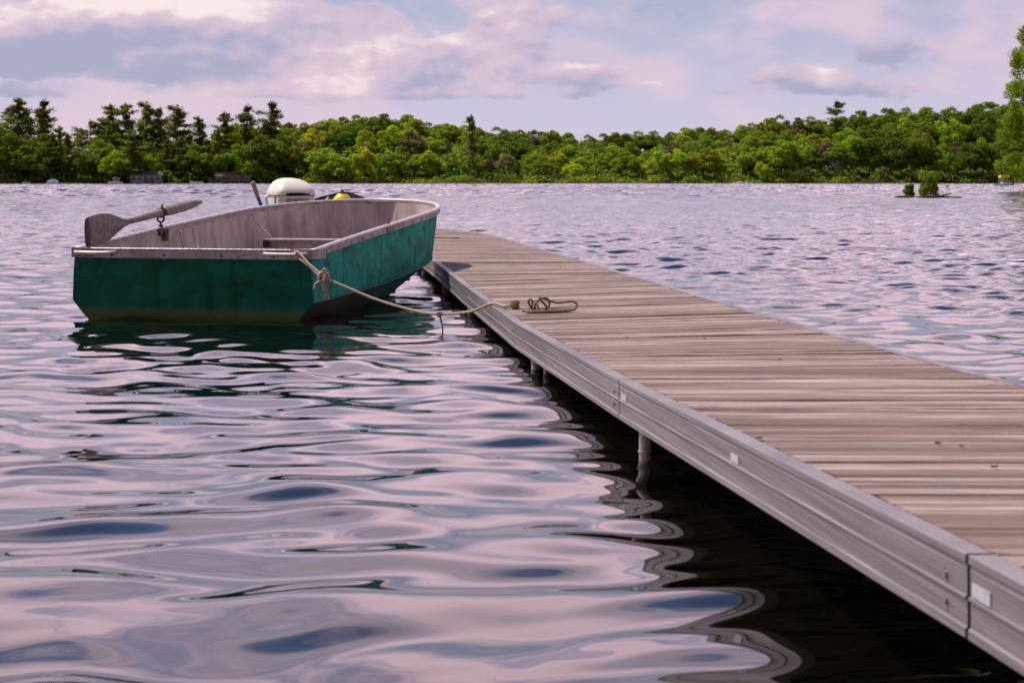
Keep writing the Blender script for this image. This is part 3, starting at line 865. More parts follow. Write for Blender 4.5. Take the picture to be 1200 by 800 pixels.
# ================================================================== MOORING ROPE
def jitter(pts, a=.0015): return [p + Vector((random.uniform(-a, a), random.uniform(-a, a), random.uniform(-a, a))) for p in pts]
rp0 = at(351, 297, 11.46)
rope = empty('mooring_rope', at(576, 357, 10.4), 'pale mooring rope running from the green rowboat to a knot and coil on the dock', 'rope')
rr = .0085
K0 = at(379, 325, 11.25)
def deckp(px, Y, dz=0.0):
    X = X_at(px, Y)
    i = max(k for k in range(len(JY) - 1) if JY[k] <= Y)
    # distance across the deck
    p = Vector((X, Y, 0)); e = edge(Y); wv = (p - e).dot(PERP); Yc = Y - PERP.y * wv
    i = max(k for k in range(len(JY) - 1) if JY[k] <= Yc); s = (Yc - JY[i]) / (JY[i + 1] - JY[i])
    q = sec_pt(i, s, wv, .001 + dz); return Vector((X, Y, q.z))
def deckpp(px, py, lift=0.0):
    """point on the deck seen at this pixel, then lifted"""
    Y = 9.0
    for _ in range(30):
        z = deckp(px, Y).z; Y = .5 * Y + .5 * (F * (HC - z) / (py - HZ))
    p = deckp(px, Y); p.z += lift; return p
E0 = deckp(577, 10.44, .009)
main = spline([K0, at(400, 334, 11.2), at(440, 350.5, 11.1), at(480, 362.5, 10.95), at(505, 367.5, 10.85), at(530, 367.5, 10.75), at(555, 364, 10.6), E0, deckpp(592, 361, .012), deckpp(601, 361, .018)], 8)
mb = MB(); mb.tube(jitter(main, .0007), rr, 8)
mb.tube(spline([at(346, 295, 11.47), at(351, 296.5, 11.44), at(362, 309, 11.36), K0 + Vector((0, 0, .01))], 8), rr * .85, 8)
mb.tube(spline([at(350, 303, 11.46), at(355, 306, 11.42), at(366, 315, 11.34), K0 + Vector((-.01, 0, -.006))], 8), rr * .85, 8)
mb.tube([at(346, 295, 11.47), at(346, 299, 11.44), at(350, 303, 11.46)], rr * .85, 8)
mb.build('rope_line', M['rope'], rope, smooth=True)
def knot(c, r, n, rad, name, m, tail=None, seed=1):
    rg = random.Random(seed); mb = MB()
    for k in range(n):
        a = rg.uniform(0, 3.14); e = rg.uniform(-1.2, 1.2)
        ux = Vector((math.cos(a), math.sin(a), 0)); uy = Vector((-math.sin(a) * math.sin(e), math.cos(a) * math.sin(e), math.cos(e)))
        o_ = Vector((rg.uniform(-.3, .3), rg.uniform(-.3, .3), rg.uniform(-.3, .3))) * r
        mb.tube([c + o_ + (ux * math.cos(t) + uy * math.sin(t)) * r * rg.uniform(.72, .8) for t in np.linspace(0, 2 * math.pi, 15)], rad, 7, cap=False)
    if tail:
        for t in tail: mb.tube(spline(t, 5), [rad * (1 - .03 * i) for i in range(len(spline(t, 5)))], 7)
    mb.build(name, m, rope, smooth=True)
knot(K0 + Vector((0, 0, -.002)), .040, 8, .0095, 'knot', M['rope'],
     [[K0 + Vector((-.01, -.02, -.02)), K0 + Vector((-.045, -.03, -.04)), K0 + Vector((-.055, -.03, -.075))],
      [K0 + Vector((.0, -.02, -.03)), K0 + Vector((.02, -.03, -.075)), K0 + Vector((.035, -.03, -.135))],
      [K0 + Vector((-.005, -.02, -.03)), K0 + Vector((.008, -.035, -.08)), K0 + Vector((.022, -.035, -.125))],
      [K0 + Vector((.0, -.01, .0)), K0 + Vector((.0, -.02, .045)), K0 + Vector((.02, -.02, .05)), K0 + Vector((.05, -.01, .01))]], 3)
knot(deckpp(604, 362, .028), .024, 8, .0085, 'cleat_knot', M['rope_dark'], None, 8)
kn = at(515, 368, 10.8)
knot(kn, .014, 4, .006, 'small_knot', M['rope_dark'], [[kn, kn + Vector((.012, 0, -.05)), kn + Vector((.02, 0, -.11)), kn + Vector((.022, 0, -.30))]], 5)
# coil on the boards
c_y = deckpp(640, 366).y
def cl(px, py, lift): # lifted point: pixel is where it shows
    Y = c_y + lift * .4; return Vector((X_at(px, Y), Y, max(HC - (py - HZ) / F * Y, deckp(px, Y, .009).z)))
loops = [
 [cl(612, 364, 0), cl(620, 367, 0), cl(640, 370, 0), cl(665, 369.5, 0), cl(668, 366.5, .03), cl(650, 364.5, .05), cl(630, 366, .03), cl(618, 369, 0), cl(640, 371, -.03), cl(668, 370.5, -.03), cl(667, 368, 0)],
 [cl(667, 368, 0), cl(674, 362, .05), cl(676, 356, .1), cl(668, 353, .1), cl(655, 355, .08), cl(645, 352.5, .08), cl(632, 348.5, .05), cl(636, 354, .02), cl(642, 360, 0), cl(644, 354, .02), cl(640, 349, .03), cl(633, 350, .05)],
 [cl(633, 350, .03), cl(628, 355, .02), cl(626, 363, 0), cl(622, 360, .02), cl(619, 353, .03), cl(621, 351, .03), cl(624, 353, .02), cl(625, 366, 0), cl(640, 368, 0), cl(655, 366, .04), cl(645, 363, .06), cl(628, 364, .03)],
 [cl(632, 350, .0), cl(637, 355, 0), cl(641, 360, 0), cl(640, 366, 0), cl(652, 369, -.01), cl(664, 368, 0)],
]
mb = MB()
for l in loops: mb.tube(spline(l, 7), .0058, 7)
rg_ = random.Random(12); cc_ = (cl(618, 368, 0) + cl(668, 368.5, 0)) / 2
for k in range(2):
    a_, b_ = .11 + .016 * k, .05 + .03 * k; o1 = rg_.uniform(-.01, .01)
    pts_ = []
    for t in np.linspace(.3, 6.1, 22):
        q = cc_ + Vector((a_ * math.cos(t) + o1 + .008 * math.sin(3 * t + k), b_ * math.sin(t) + .006 * math.cos(4 * t), 0)); q.z = deckp(600 + q.x / q.y * F, q.y, .006 + .004 * k).z; pts_.append(q)
    mb.tube(pts_, .0058, 7)
mb.build('coil', M['rope_dark'], rope, smooth=True)
mb = MB(); mb.tube(spline([cl(627, 352, .02), cl(630, 358, .0), cl(633, 366, 0), cl(645, 367.5, .0)], 7), .0058, 7); mb.tube(spline([cl(612, 365, 0), cl(618, 366.5, 0), cl(628, 368, 0)], 6), .0058, 7)
mb.build('coil_strand', M['rope'], rope, smooth=True)

# small things on the deck
rg0 = deckpp(560, 271.5); rag = MB(); rgn = random.Random(4)
rings = []
for k in range(7):
    t = k / 6; r = .085 * math.sin(math.pi * (.12 + .8 * t)) 
    rings.append([rg0 + Vector(((t - .5) * .22, r * .5 * math.cos(a) * rgn.uniform(.6, 1.2), max(-.001, .018 + r * .42 * math.sin(a) * rgn.uniform(.5, 1.2)))) for a in [j * math.pi / 5 for j in range(10)]])
rag.loft(rings); o = rag.build('rag', M['cloth'], smooth=False); tag(o, 'small crumpled white rag at the far corner of the dock', 'rag')
mb = MB(); mb.tube(spline([deckpp(506, 279.5, .006), deckpp(516, 278.8, .006), deckpp(528, 279.3, .006), deckpp(538, 279, .006)], 6), .006, 6)
o = mb.build('cord', M['rope_dark'], smooth=True); tag(o, 'thin dark cord lying on the boards near the far end of the dock', 'cord')
LV = [(1128, 524.5, 'dry red leaf on the dock boards at the right, largest of the fallen leaves'), (1100, 521, 'tiny dry leaf just left of the largest red leaf on the dock boards'),
      (889, 515, 'small dry leaf on the boards close to the metal rail of the dock'), (914, 422, 'small rust coloured leaf on the boards right of the middle of the dock'),
      (826, 398, 'dry leaf scrap on the boards near the middle of the dock'), (656, 313, 'tiny dark leaf scrap on the boards beyond the coiled rope'), (1166, 549, 'dry red leaf on the boards close to the right edge of the picture')]
for px, py, lb in LV:
    p = deckpp(px, py, .003); a = random.uniform(0, 6); s = .0075 * random.uniform(.8, 1.2)
    mb = MB(); e1 = Vector((math.cos(a), math.sin(a), 0)); e2 = Vector((-math.sin(a), math.cos(a), 0))
    rim_ = [e1 * 1.6, e1 * .7 + e2 * .75, e1 * -.5 + e2 * .7, e1 * -1.3, e1 * -.4 - e2 * .8, e1 * .8 - e2 * .65]
    top_ = [p + v * s + Vector((0, 0, .002 + .5 * s * (k % 2))) for k, v in enumerate(rim_)]
    mb.add([p + Vector((0, 0, .001))] + top_, [(0, k + 1, (k + 1) % 6 + 1) for k in range(6)])
    mb.add([p + Vector((0, 0, -.0005))] + [q - Vector((0, 0, .0012)) for q in top_], [(0, (k + 1) % 6 + 1, k + 1) for k in range(6)])
    tag(mb.build('dry_leaf', M['leaf_dry']), lb, 'leaf', 'fallen leaves on the dock')

# ================================================================== TREES
def cards(P, N, size, rng, jit=.7):
    """leaf clumps: one bent quad per point"""
    n = len(P)
    nv = N + rng.normal(0, jit, (n, 3)); nv /= np.linalg.norm(nv, axis=1)[:, None]
    t = np.cross(nv, rng.normal(0, 1, (n, 3))); t /= np.linalg.norm(t, axis=1)[:, None]
    b = np.cross(nv, t)
    s = size * rng.uniform(.55, 1.35, n)[:, None]
    v = np.stack([P - t * s, P - b * s * .6 + nv * s * .15, P + t * s, P + b * s * .6 + nv * s * .15], 1)
    return v.reshape(-1, 3)
def crown_mesh(name, V, m):
    me = bpy.data.meshes.new(name); n = len(V) // 4
    me.vertices.add(len(V)); me.vertices.foreach_set('co', V.astype(np.float32).ravel())
    me.loops.add(len(V)); me.loops.foreach_set('vertex_index', np.arange(len(V), dtype=np.int32))
    me.polygons.add(n); me.polygons.foreach_set('loop_start', (np.arange(n) * 4).astype(np.int32))
    me.update(calc_edges=True); me.materials.append(m); return me
def broadleaf(h, rad, seed, m, n=3600, leaf=.34, base=.12, flat=1.0):
    rng = np.random.default_rng(seed); P = []; N = []
    L = []
    cz0 = h * (base + (1 - base) / 2)
    lx, ly = rng.uniform(-.25, .25, 2) * rad
    for k in range(60):
        a = rng.uniform(0, 6.28); cz = rng.uniform(-.75, 1) ; cr_ = math.sqrt(max(0, 1 - cz * cz)); q = rng.uniform(.5, 1.08)
        zc = h * (base + (1 - base) * .48) + cz * q * h * (1 - base) * .36
        L.append((math.cos(a) * cr_ * rad * .78 * q + lx * cz, math.sin(a) * cr_ * rad * .78 * q + ly * cz, zc, rad * rng.uniform(.11, .30)))
    L.append((lx, ly, h * .86, rad * .22)); L.append((rad * .1, 0, h * .55, rad * .55))
    wts = np.array([l[3] ** 2 for l in L]); wts /= wts.sum(); ids = rng.choice(len(L), n, p=wts)
    c = np.array([l[:3] for l in L])[ids]; r = np.array([l[3] for l in L])[ids]
    dv = rng.normal(0, 1, (n, 3)); dv /= np.linalg.norm(dv, axis=1)[:, None]; dv[:, 2] = np.where(dv[:, 2] < -.35, -dv[:, 2], dv[:, 2])
    rad_ = r * rng.uniform(.62, 1.08, n)
    P = c + dv * rad_[:, None] * np.array([1, 1, .72 * flat])
    P[:, 2] = np.clip(P[:, 2], .1, h)
    return crown_mesh('crown', cards(P, dv, leaf, rng), m), (h, rad, seed, 'b')
def pine(h, rad, seed, m, n=3400, leaf=.36, bare=.25, layers=17):
    rng = np.random.default_rng(seed); P = []; N = []
    per = n // (layers * 5)
    for k in range(layers):
        t = (k + rng.uniform(-.3, .3)) / (layers - 1); t = min(max(t, 0), 1)
        z = h * (bare + (1 - bare) * t * .95)
        rl = rad * (1 - .72 * t ** 2.4) * rng.uniform(.38, 1.35) * (.8 if t < .3 else 1); pref = rng.uniform(0, 6.28)
        nb_ = 5
        for b_ in range(nb_):
            a = rng.uniform(0, 6.28); ln = rl * rng.uniform(.6, 1.1) * (1 + .35 * math.cos(a - pref))
            s = rng.beta(2.2, 1.3, per)
            x = math.cos(a) * ln * s; y = math.sin(a) * ln * s
            wd = (.16 + .24 * s) * rl * .55
            x = x + rng.normal(0, 1, per) * wd; y = y + rng.normal(0, 1, per) * wd
            zz = z + ln * s * .22 * rng.uniform(.0, 1.8) + rng.normal(0, .10 + .009 * h, per) + rng.uniform(-.02, .02) * h
            P.append(np.stack([x, y, zz], 1))
    P.append(np.stack([rng.normal(0, .22, 70), rng.normal(0, .22, 70), h * rng.uniform(.86, 1.03, 70)], 1))
    P = np.concatenate(P); Nn = np.tile([0, 0, 1.0], (len(P), 1))
    P[:, 2] = np.clip(P[:, 2], .2, h * 1.03)
    return crown_mesh('crown', cards(P, Nn, leaf, rng, .6), m), (h, rad, seed, 'p')
def trunk_mesh(info, m):
    h, rad, seed, kd = info; rg = random.Random(seed); mb = MB(); r0 = .012 * h + .08
    top = h * (.97 if kd == 'p' else .78)
    pts = [Vector((rg.uniform(-1, 1) * .006 * h * (k > 0), rg.uniform(-1, 1) * .006 * h * (k > 0), -.6 + (top + .6) * k / 6)) for k in range(7)]
    mb.tube(pts, [r0 * (1 - .85 * k / 6) * (1.25 if k == 0 else 1) for k in range(7)], 7)
    for k in range(9 if kd == 'b' else 14):
        t = rg.uniform(.3, .92) if kd == 'b' else rg.uniform(.22, .9); p = Vector((0, 0, top * t)); a = rg.uniform(0, 6.28)
        ln = rad * (rg.uniform(.5, .8) if kd == 'b' else rg.uniform(.5, .95) * (1 - .8 * t)); up = ln * (.7 if kd == 'b' else .12)
        mb.tube([p, p + Vector((math.cos(a) * ln * .5, math.sin(a) * ln * .5, up * .6)), p + Vector((math.cos(a) * ln, math.sin(a) * ln, up))], [r0 * .34 * (1 - t * .6), r0 * .22 * (1 - t * .6), .02], 5)
    me = bpy.data.meshes.new('trunk'); me.from_pydata([tuple(v) for v in mb.v], [], mb.f); me.materials.append(m); return me
PROTO = {}
def reg(kind, crown_info, bark='bark'):
    cr, info = crown_info; PROTO.setdefault(kind, []).append((cr, trunk_mesh(info, M[bark]), info[0]))
for s in range(5): reg('pine', pine(25, 6.6, 100 + s, M['f_pine'], n=7600, leaf=.36, bare=.08 + .05 * (s % 3), layers=13 + s % 3))
for s in range(3): reg('spruce', pine(18, 4.2, 120 + s, M['f_pine'], n=4200, bare=.05, layers=18))
for s in range(4): reg('green', broadleaf(14, 7.6, 200 + s, M['f_green'], n=9000, base=.0))
for s in range(4): reg('dark', broadleaf(15, 8.0, 220 + s, M['f_dark'], n=9000, base=.0))
for s in range(3): reg('bright', broadleaf(10, 5.4, 240 + s, M['f_bright'], n=4500, base=.0))
for s in range(3): reg('brown', broadleaf(14, 5.0, 260 + s, M['f_brown'], n=3000, base=.05), 'bark_pale')
for s in range(2): reg('bush', broadleaf(4, 3.2, 280 + s, M['f_green'], n=1500, leaf=.34, base=0))
def tree(kind, px, Y, top, label, cat='tree', group=None, idx=None, wid=1.0, name=None):
    """top = image row the tip reaches"""
    pr = PROTO[kind]; cr, tr, h0 = pr[(idx if idx is not None else random.randrange(len(pr)))]
    X = X_at(px, Y); gz = float(ground_z(X, Y)) - .1
    zt = HC + (HZ - top) / F * Y; h = max(2.0, zt - gz); s = h / h0
    nm = name or {'pine': 'pine_tree', 'spruce': 'spruce_tree', 'bush': 'shrub'}.get(kind, 'broadleaf_tree')
    r = empty(nm, (X, Y, gz), label, cat, group, rz=random.uniform(0, 6.28))
    sx = s ** .55 * wid * random.uniform(.9, 1.15)
    r.scale = (sx, sx, s)
    for nm_, me in (('crown', cr), ('trunk', tr)):
        o = bpy.data.objects.new(nm_, me); C.objects.link(o); o.parent = r
    return r
SKX = [-120, 0, 20, 45, 55, 70, 85, 100, 120, 140, 160, 175, 200, 215, 225, 240, 260, 280, 292, 300, 318, 330, 345, 380, 430, 470, 495, 510, 530, 560, 600, 640, 665, 685, 700, 740, 770, 800, 830, 850, 870, 890, 920, 945, 965, 980, 1000, 1040, 1070, 1100, 1130, 1150, 1170, 1200, 1330]
SKY_ = [120, 122, 121, 125, 124, 140, 143, 142, 132, 127, 132, 130, 128, 132, 140, 142, 137, 133, 130, 136, 130, 138, 140, 135, 131, 131, 135, 143, 141, 145, 148, 148, 152, 154, 150, 152, 151, 148, 144, 147, 143, 135, 130, 132, 139, 134, 127, 124, 122, 127, 121, 118, 115, 112, 108]
def skyl(px): return float(np.interp(px, SKX, SKY_))
G1 = 'leafy trees along the water line of the far shore'; G2 = 'leafy trees filling the wooded hillside across the lake'; G3 = 'leafy trees on the skyline across the lake'
GP = 'dark pines massed on the left end of the far shore'
GB = 'brownish thin trees in the middle of the far shore'
def pick(ws):
    return random.choices(list(ws), list(ws.values()))[0]
# named pines that stand out on the skyline
for px, top, wd, lb in [(22, 117, 1.0, 'tall dark pine at the far left of the opposite shore'),
                     (52, 119, .95, 'tall dark flat-crowned pine, second prominent pine from the left on the far shore'),
                     (129, 124, 1.0, 'broad tall pine left of the low white cottage on the far shore'),
                     (147, 123, .9, 'tall pine directly behind the white cabin boat on the far shore'),
                     (172, 121, .8, 'slim spiky pine behind the white cottage on the far shore'),
                     (188, 127, .7, 'narrow leaning pine just right of the white cottage on the far shore'),
                     (208, 125, 1.0, 'tall pine with flat ragged top between the two cottages on the far shore'),
                     (233, 138, .8, 'shorter dark pine behind the small white motorboat on the far shore'),
                     (263, 133, 1.0, 'dark pine standing behind the brown cottage on the far shore'),
                     (290, 125, .9, 'tall pointed pine just right of the brown cottage on the far shore'),
                     (318, 121, 1.05, 'tallest tiered pine, rightmost of the big pines on the far shore')]:
    tree('pine', px, random.uniform(646, 656), top, lb, group='tall pines on the left far shore', wid=wd * 1.15)
tree('spruce', 552, 640, 137, 'lone dark tapering conifer rising over the middle of the far shore', group=None, wid=.95)
tree('pine', 980, 700, 119, 'rounded dark tree top rising highest over the right part of the far shore', wid=.9)
tree('bright', 384, 634, 171, 'large round yellow-green tree at the far water line behind the outboard motor', wid=1.45)
tree('bright', 427, 634, 169, 'upright yellow-green tree just right of the large round bright tree', wid=.85)
tree('bright', 135, 634, 175, 'small rounded green tree at the water line above the white cabin boat', wid=1.05)
tree('bright', 895, 634, 188, 'small bright bush-like tree at the water line beside the shore rocks', wid=.7)
# massed rows
LAND = [(-999, 60, 'at the far left'), (60, 155, 'behind the cabin boat'), (155, 245, 'behind the white cottage'), (245, 335, 'by the brown cottage'), (335, 440, 'behind the outboard motor'),
        (440, 560, 'above the rowboat bow'), (560, 700, 'above the dock'), (700, 850, 'left of the rocks'), (850, 960, 'above the rocks'), (960, 1050, 'by the cabin'), (1050, 1140, 'behind the islet'), (1140, 9999, 'left of the willow')]
ADJ = {'pine': 'tall pines', 'spruce': 'dark conifers', 'green': 'mid-green trees', 'dark': 'deep green trees', 'bright': 'yellow-green trees', 'brown': 'brownish trees'}
ORD = ['leftmost', 'second', 'third', 'fourth', 'fifth', 'sixth', 'seventh', 'eighth', 'ninth', 'tenth']
BUCKET = {}
def row(x0, x1, step, Y0, Y1, topf, ws, grp, lab):
    px = x0
    while px < x1:
        Y = random.uniform(Y0, Y1); k = pick(ws)
        g, l = grp, lab
        if k == 'brown': g, l = GB, 'thin brownish tree among the green trees of the far shore'
        if k in ('pine', 'spruce'): g, l = GP, 'dark evergreen massed among the trees of the far shore'
        tr_ = tree(k, px, Y, topf(px), l, group=g)
        where = 'at the waterline' if 'water' in lab or 'near' in lab else ('on the skyline' if 'skyline' in lab else 'on the hillside')
        ln = [q[2] for q in LAND if q[0] <= px < q[1]][0]
        BUCKET.setdefault((k, where, ln), []).append((px, tr_))
        px += step * random.uniform(.75, 1.25)
lefty = {'pine': 5, 'dark': 2.2, 'green': 1.2, 'spruce': 1.5}
mixr = {'green': 4, 'dark': 3, 'brown': 1.3, 'bright': 1.1, 'spruce': .5}
row(-110, 335, 17, 655, 668, lambda p: skyl(p) + random.uniform(3, 17), lefty, G2, 'dark leafy tree among the pines on the left far shore')
row(-110, 340, 17, 636, 646, lambda p: random.uniform(150, 182), {'dark': 3, 'green': 1.2, 'pine': 2, 'spruce': 1}, G1, 'leafy tree near the water on the far shore')
row(325, 1330, 16, 705, 722, lambda p: skyl(p) + random.uniform(-1, 4), {'green': 3, 'dark': 3.5, 'brown': .5}, G3, 'leafy tree on the skyline of the wooded far shore')
row(332, 1330, 17, 672, 690, lambda p: skyl(p) + random.uniform(9, 26), mixr, G2, 'leafy tree on the wooded hillside across the lake')
row(335, 880, 16, 640, 652, lambda p: skyl(p) * .45 + 215 * .55 - random.uniform(-6, 13), {'green': 4, 'dark': 1.6, 'brown': 1.5, 'bright': 2.6, 'spruce': .8}, G1, 'leafy tree near the water on the far shore')
row(880, 1330, 17, 640, 652, lambda p: skyl(p) * .6 + 215 * .4 - random.uniform(-8, 12), {'green': 2, 'dark': 5, 'brown': .6, 'bright': .4}, G1, 'leafy tree near the water on the far shore')
for (k, where, ln), lst in BUCKET.items():
    lst.sort(key=lambda q: q[0])
    for n_, (px, tr_) in enumerate(lst):
        if px < -20 or px > 1220: continue
        adj = ADJ[k]
        tr_['label'] = (f'{ORD[min(n_, 9)]} from left of the {adj} {where} {ln}' if n_ and len(lst) > 1 else (f'leftmost of the {adj} {where} {ln}' if len(lst) > 1 else f'only {adj[:-1]} {where} {ln}'))
# understorey along the water: a mass nobody could count
def brush(name, x0, x1, Y0, Y1, n, h0, h1, m, leaf=.5, seed=1):
    rng = np.random.default_rng(seed); px = rng.uniform(x0, x1, n); Y = rng.uniform(Y0, Y1, n); X = (px - 600) / F * Y
    gz = ground_z(X, Y); hh = (h0 + (h1 - h0) * (.5 + .5 * np.sin(px * .11 + 2 * np.sin(px * .031)))) * rng.uniform(.05, 1.0, n)
    P = np.stack([X, Y, gz + hh], 1); Nn = np.tile([0, -.4, .6], (n, 1))
    o = bpy.data.objects.new(name, crown_mesh(name, cards(P, Nn, leaf, rng, .8), m)); C.objects.link(o); return tag(o, kind='stuff')
brush('undergrowth', -150, 1350, 633, 660, 26000, 1.0, 5.5, M['f_dark'], .55, 2)
brush('hillside_thicket', 330, 1400, 660, 728, 30000, 3.0, 9.5, M['f_dark'], .75, 12)
brush('pine_wood_thicket', -150, 345, 655, 690, 16000, 3.0, 11, M['f_dark'], .75, 13)
brush('shore_scrub', 330, 1000, 632, 637, 6000, .4, 2.6, M['f_green'], .4, 3)
brush('shore_grass', -30, 20, 632, 634, 900, .3, 1.6, M['f_bright'], .3, 4)
brush('dead_brush', 1003, 1078, 634, 640, 1700, .5, 4.2, M['f_brown'], .35, 5)

# ================================================================== FAR SHORE COTTAGES, BOATS, ROCKS
def cottage(px, py_base, wpx, hpx, wallm, roofm, label, Y=634, nwin=4, roof_h=1.3, depth=6):
    w_ = wpx / F * Y; h = hpx / F * Y * .62; x = X_at(px, Y); z = HC - (py_base - HZ) / F * Y
    r = empty('cottage', (x, Y, z), label, 'cottage')
    mb = MB(); mb.box((0, depth / 2, h / 2 - .3), (w_, depth, h + .6)); mb.build('wall', M[wallm], r, world=False)
    mb = MB(); e = .4
    a = [Vector((-w_ / 2 - e, -e, h)), Vector((-w_ / 2 - e, depth / 2, h + roof_h)), Vector((-w_ / 2 - e, depth + e, h))]
    b = [Vector((-p.x, p.y, p.z)) for p in a]
    mb.add(a + b + [p - Vector((0, 0, .18)) for p in a + b], [(0, 3, 4, 1), (1, 4, 5, 2), (6, 7, 10, 9), (7, 8, 11, 10), (0, 6, 9, 3), (2, 5, 11, 8), (0, 1, 7, 6), (1, 2, 8, 7), (3, 9, 10, 4), (4, 10, 11, 5)])
    mb.add([Vector((s_ * (w_ / 2), y_, z_)) for s_ in (-1, 1) for y_, z_ in ((0, h - .02), (depth / 2, h + roof_h * .82), (depth, h - .02))], [(0, 1, 2), (3, 5, 4)])
    mb.build('roof', M[roofm], r, world=False)
    for k in range(nwin):
        xx = -w_ / 2 + w_ * (k + .5) / nwin
        mb = MB()
        for q in ((-.62, 0, .08, 1.2), (.62, 0, .08, 1.2), (0, .6, 1.32, .08), (0, -.6, 1.32, .08)): mb.box((xx + q[0], -.04, h * .55 + q[1]), (q[2], .06, q[3]))
        wn = mb.build('window', M['white_paint'], r, world=False)
        mb = MB(); mb.box((xx, -.01, h * .55), (1.16, .03, 1.12)); mb.build('pane', M['glass'], wn, world=False)
    mb = MB(); mb.box((w_ * .22, -.02, h * .36), (.9, .05, h * .72)); mb.build('door', M['wall_brown'], r, world=False)
    return r
cottage(171, 214, 36, 14, 'wall_white', 'roof', 'low white cottage with a row of windows on the far shore', nwin=5)
cottage(273, 214, 42, 13, 'wall_brown', 'roof_tan', 'low brown cottage with pale roof under the pines on the far shore', nwin=4)
cottage(76, 212, 18, 20, 'wall_brown', 'roof_tan', 'small brown cottage with a tan gable roof beneath the left pines', nwin=2, roof_h=3.0, Y=640)
cottage(3, 212, 14, 17, 'wall_white', 'roof', 'pale cottage at the left edge of the far shore behind tall grass', nwin=2, Y=640)
cottage(985, 194, 20, 9, 'wall_blue', 'roof', 'blue-grey cabin half hidden in the trees on the right far shore', Y=641, nwin=3)
def far_boat(px, Y, lpx, label, canopy=False, cover=None, name='motorboat', cat='motorboat', canm='white_paint', hgt=.7):
    L_ = lpx / F * Y; x = X_at(px, Y); r = empty(name, (x, Y, 0), label, cat)
    mb = MB(); rings = []
    for t in np.linspace(0, 1, 9):
        hw_ = .9 * (1 - max(0, t - .45) ** 2 * 2.6); sh_ = hgt * (.85 + .3 * t); xx = (-.5 + t) * L_
        rings.append([Vector((-xx, hw_, sh_)), Vector((-xx, hw_ * .8, -.1)), Vector((-xx, -hw_ * .8, -.1)), Vector((-xx, -hw_, sh_)), Vector((-xx, -hw_ * .85, sh_ - .02)), Vector((-xx, -hw_ * .7, .2)), Vector((-xx, hw_ * .7, .2)), Vector((-xx, hw_ * .85, sh_ - .02))])
    mb.loft(rings); mb.build('hull', M['white_paint'], r, world=False)
    if canopy:
        mb = MB(); mb.box((L_ * .1, 0, hgt + .35), (L_ * .34, 1.3, .75), bev=.1); cb = mb.build('cabin', M['white_paint'], r, world=False)
        mb = MB(); mb.box((L_ * .1, 0, hgt + .45), (L_ * .345, 1.31, .28)); mb.build('windscreen', M['glass'], cb, world=False)
        mb = MB(); mb.box((L_ * .08, 0, hgt + 1.35), (L_ * .5, 1.7, .10 if canm == 'white_paint' else .5), bev=.04); mb.build('canopy', M[canm], r, world=False)
        mb = MB()
        for sx in (-1, 1):
            for sy in (-1, 1): mb.tube([(L_ * .08 + sx * L_ * .2, sy * .75, hgt - .1), (L_ * .08 + sx * L_ * .22, sy * .75, hgt + 1.32)], .04, 6)
        mb.build('canopy_frame', M['rim'], r, world=False)
    if cover:
        mb = MB(); rings = []
        for t in np.linspace(0, 1, 7):
            xx = (-.5 + t) * L_ * .98; hw_ = .93 * (1 - max(0, t - .45) ** 2 * 2.6); pk = hgt + .2 + .8 * math.sin(math.pi * t) ** .7
            rings.append([Vector((-xx, -hw_, hgt * .85)), Vector((-xx, -hw_ * .4, pk * .95)), Vector((-xx, 0, pk)), Vector((-xx, hw_ * .4, pk * .95)), Vector((-xx, hw_, hgt * .85))])
        mb.loft(rings); mb.build('cover', M[cover], r, world=False)
    mb = MB(); mb.box((L_ * .5 + .15, 0, hgt * .8), (.35, .4, .7), bev=.08); mb.box((L_ * .5 + .15, 0, .1), (.15, .15, .9)); mb.build('engine', M['black'], r, world=False)
    return r
far_boat(135, 620, 17, 'white cabin boat with canopy moored before the far shore cottages', canopy=True)
far_boat(62, 622, 14, 'small boat under a light blue cover at the left far shore', cover='boat_blue')
far_boat(31, 618, 9, 'small open white boat left of the blue covered boat', name='skiff', cat='skiff', hgt=.5)
far_boat(230, 620, 16, 'open white motorboat between the white and brown cottages', hgt=.8)
yb = far_boat(1175, 345, 22, 'boat with a yellow canopy half behind the willow at right', canopy=True, canm='yellow', hgt=.45)
rk = random.Random(3)
for k, (px, wd, lb) in enumerate([(861, 1.2, 'leftmost pale rock at the far water line right of centre'), (867, 1.8, 'largest pale rock at the far water line right of centre'), (875, 1.4, 'pale flat rock right of the largest one at the far water line'), (881, .9, 'small pale rock, rightmost of the group at the far water line')]):
    Y = 628.; mb = MB(); rings = []
    for z, f_ in ((-.3, 1), (.15, 1.0), (.6, .75), (.85, .3)):
        rings.append([Vector((X_at(px, Y) + wd * f_ * math.cos(a) * rk.uniform(.75, 1.15), Y + .8 * wd * f_ * math.sin(a) * rk.uniform(.8, 1.1), z * wd * .55 + rk.uniform(-.05, .05))) for a in [j * math.pi / 4.5 for j in range(9)]])
    mb.loft(rings); tag(mb.build('rock', M['rock']), lb, 'rock', 'pale rocks at the far water line')
mb = MB(); x_ = X_at(1001, 632); mb.tube([(x_, 632, -.5), (x_ + .02, 632, 6.6)], [.10, .07], 8)
for z_ in (6.0,): mb.box((x_, 632, z_), (.5, .14, .12))
tag(mb.build('flagpole', M['steel_post']), 'thin pale pole at the water line below the blue-grey cabin', 'pole')

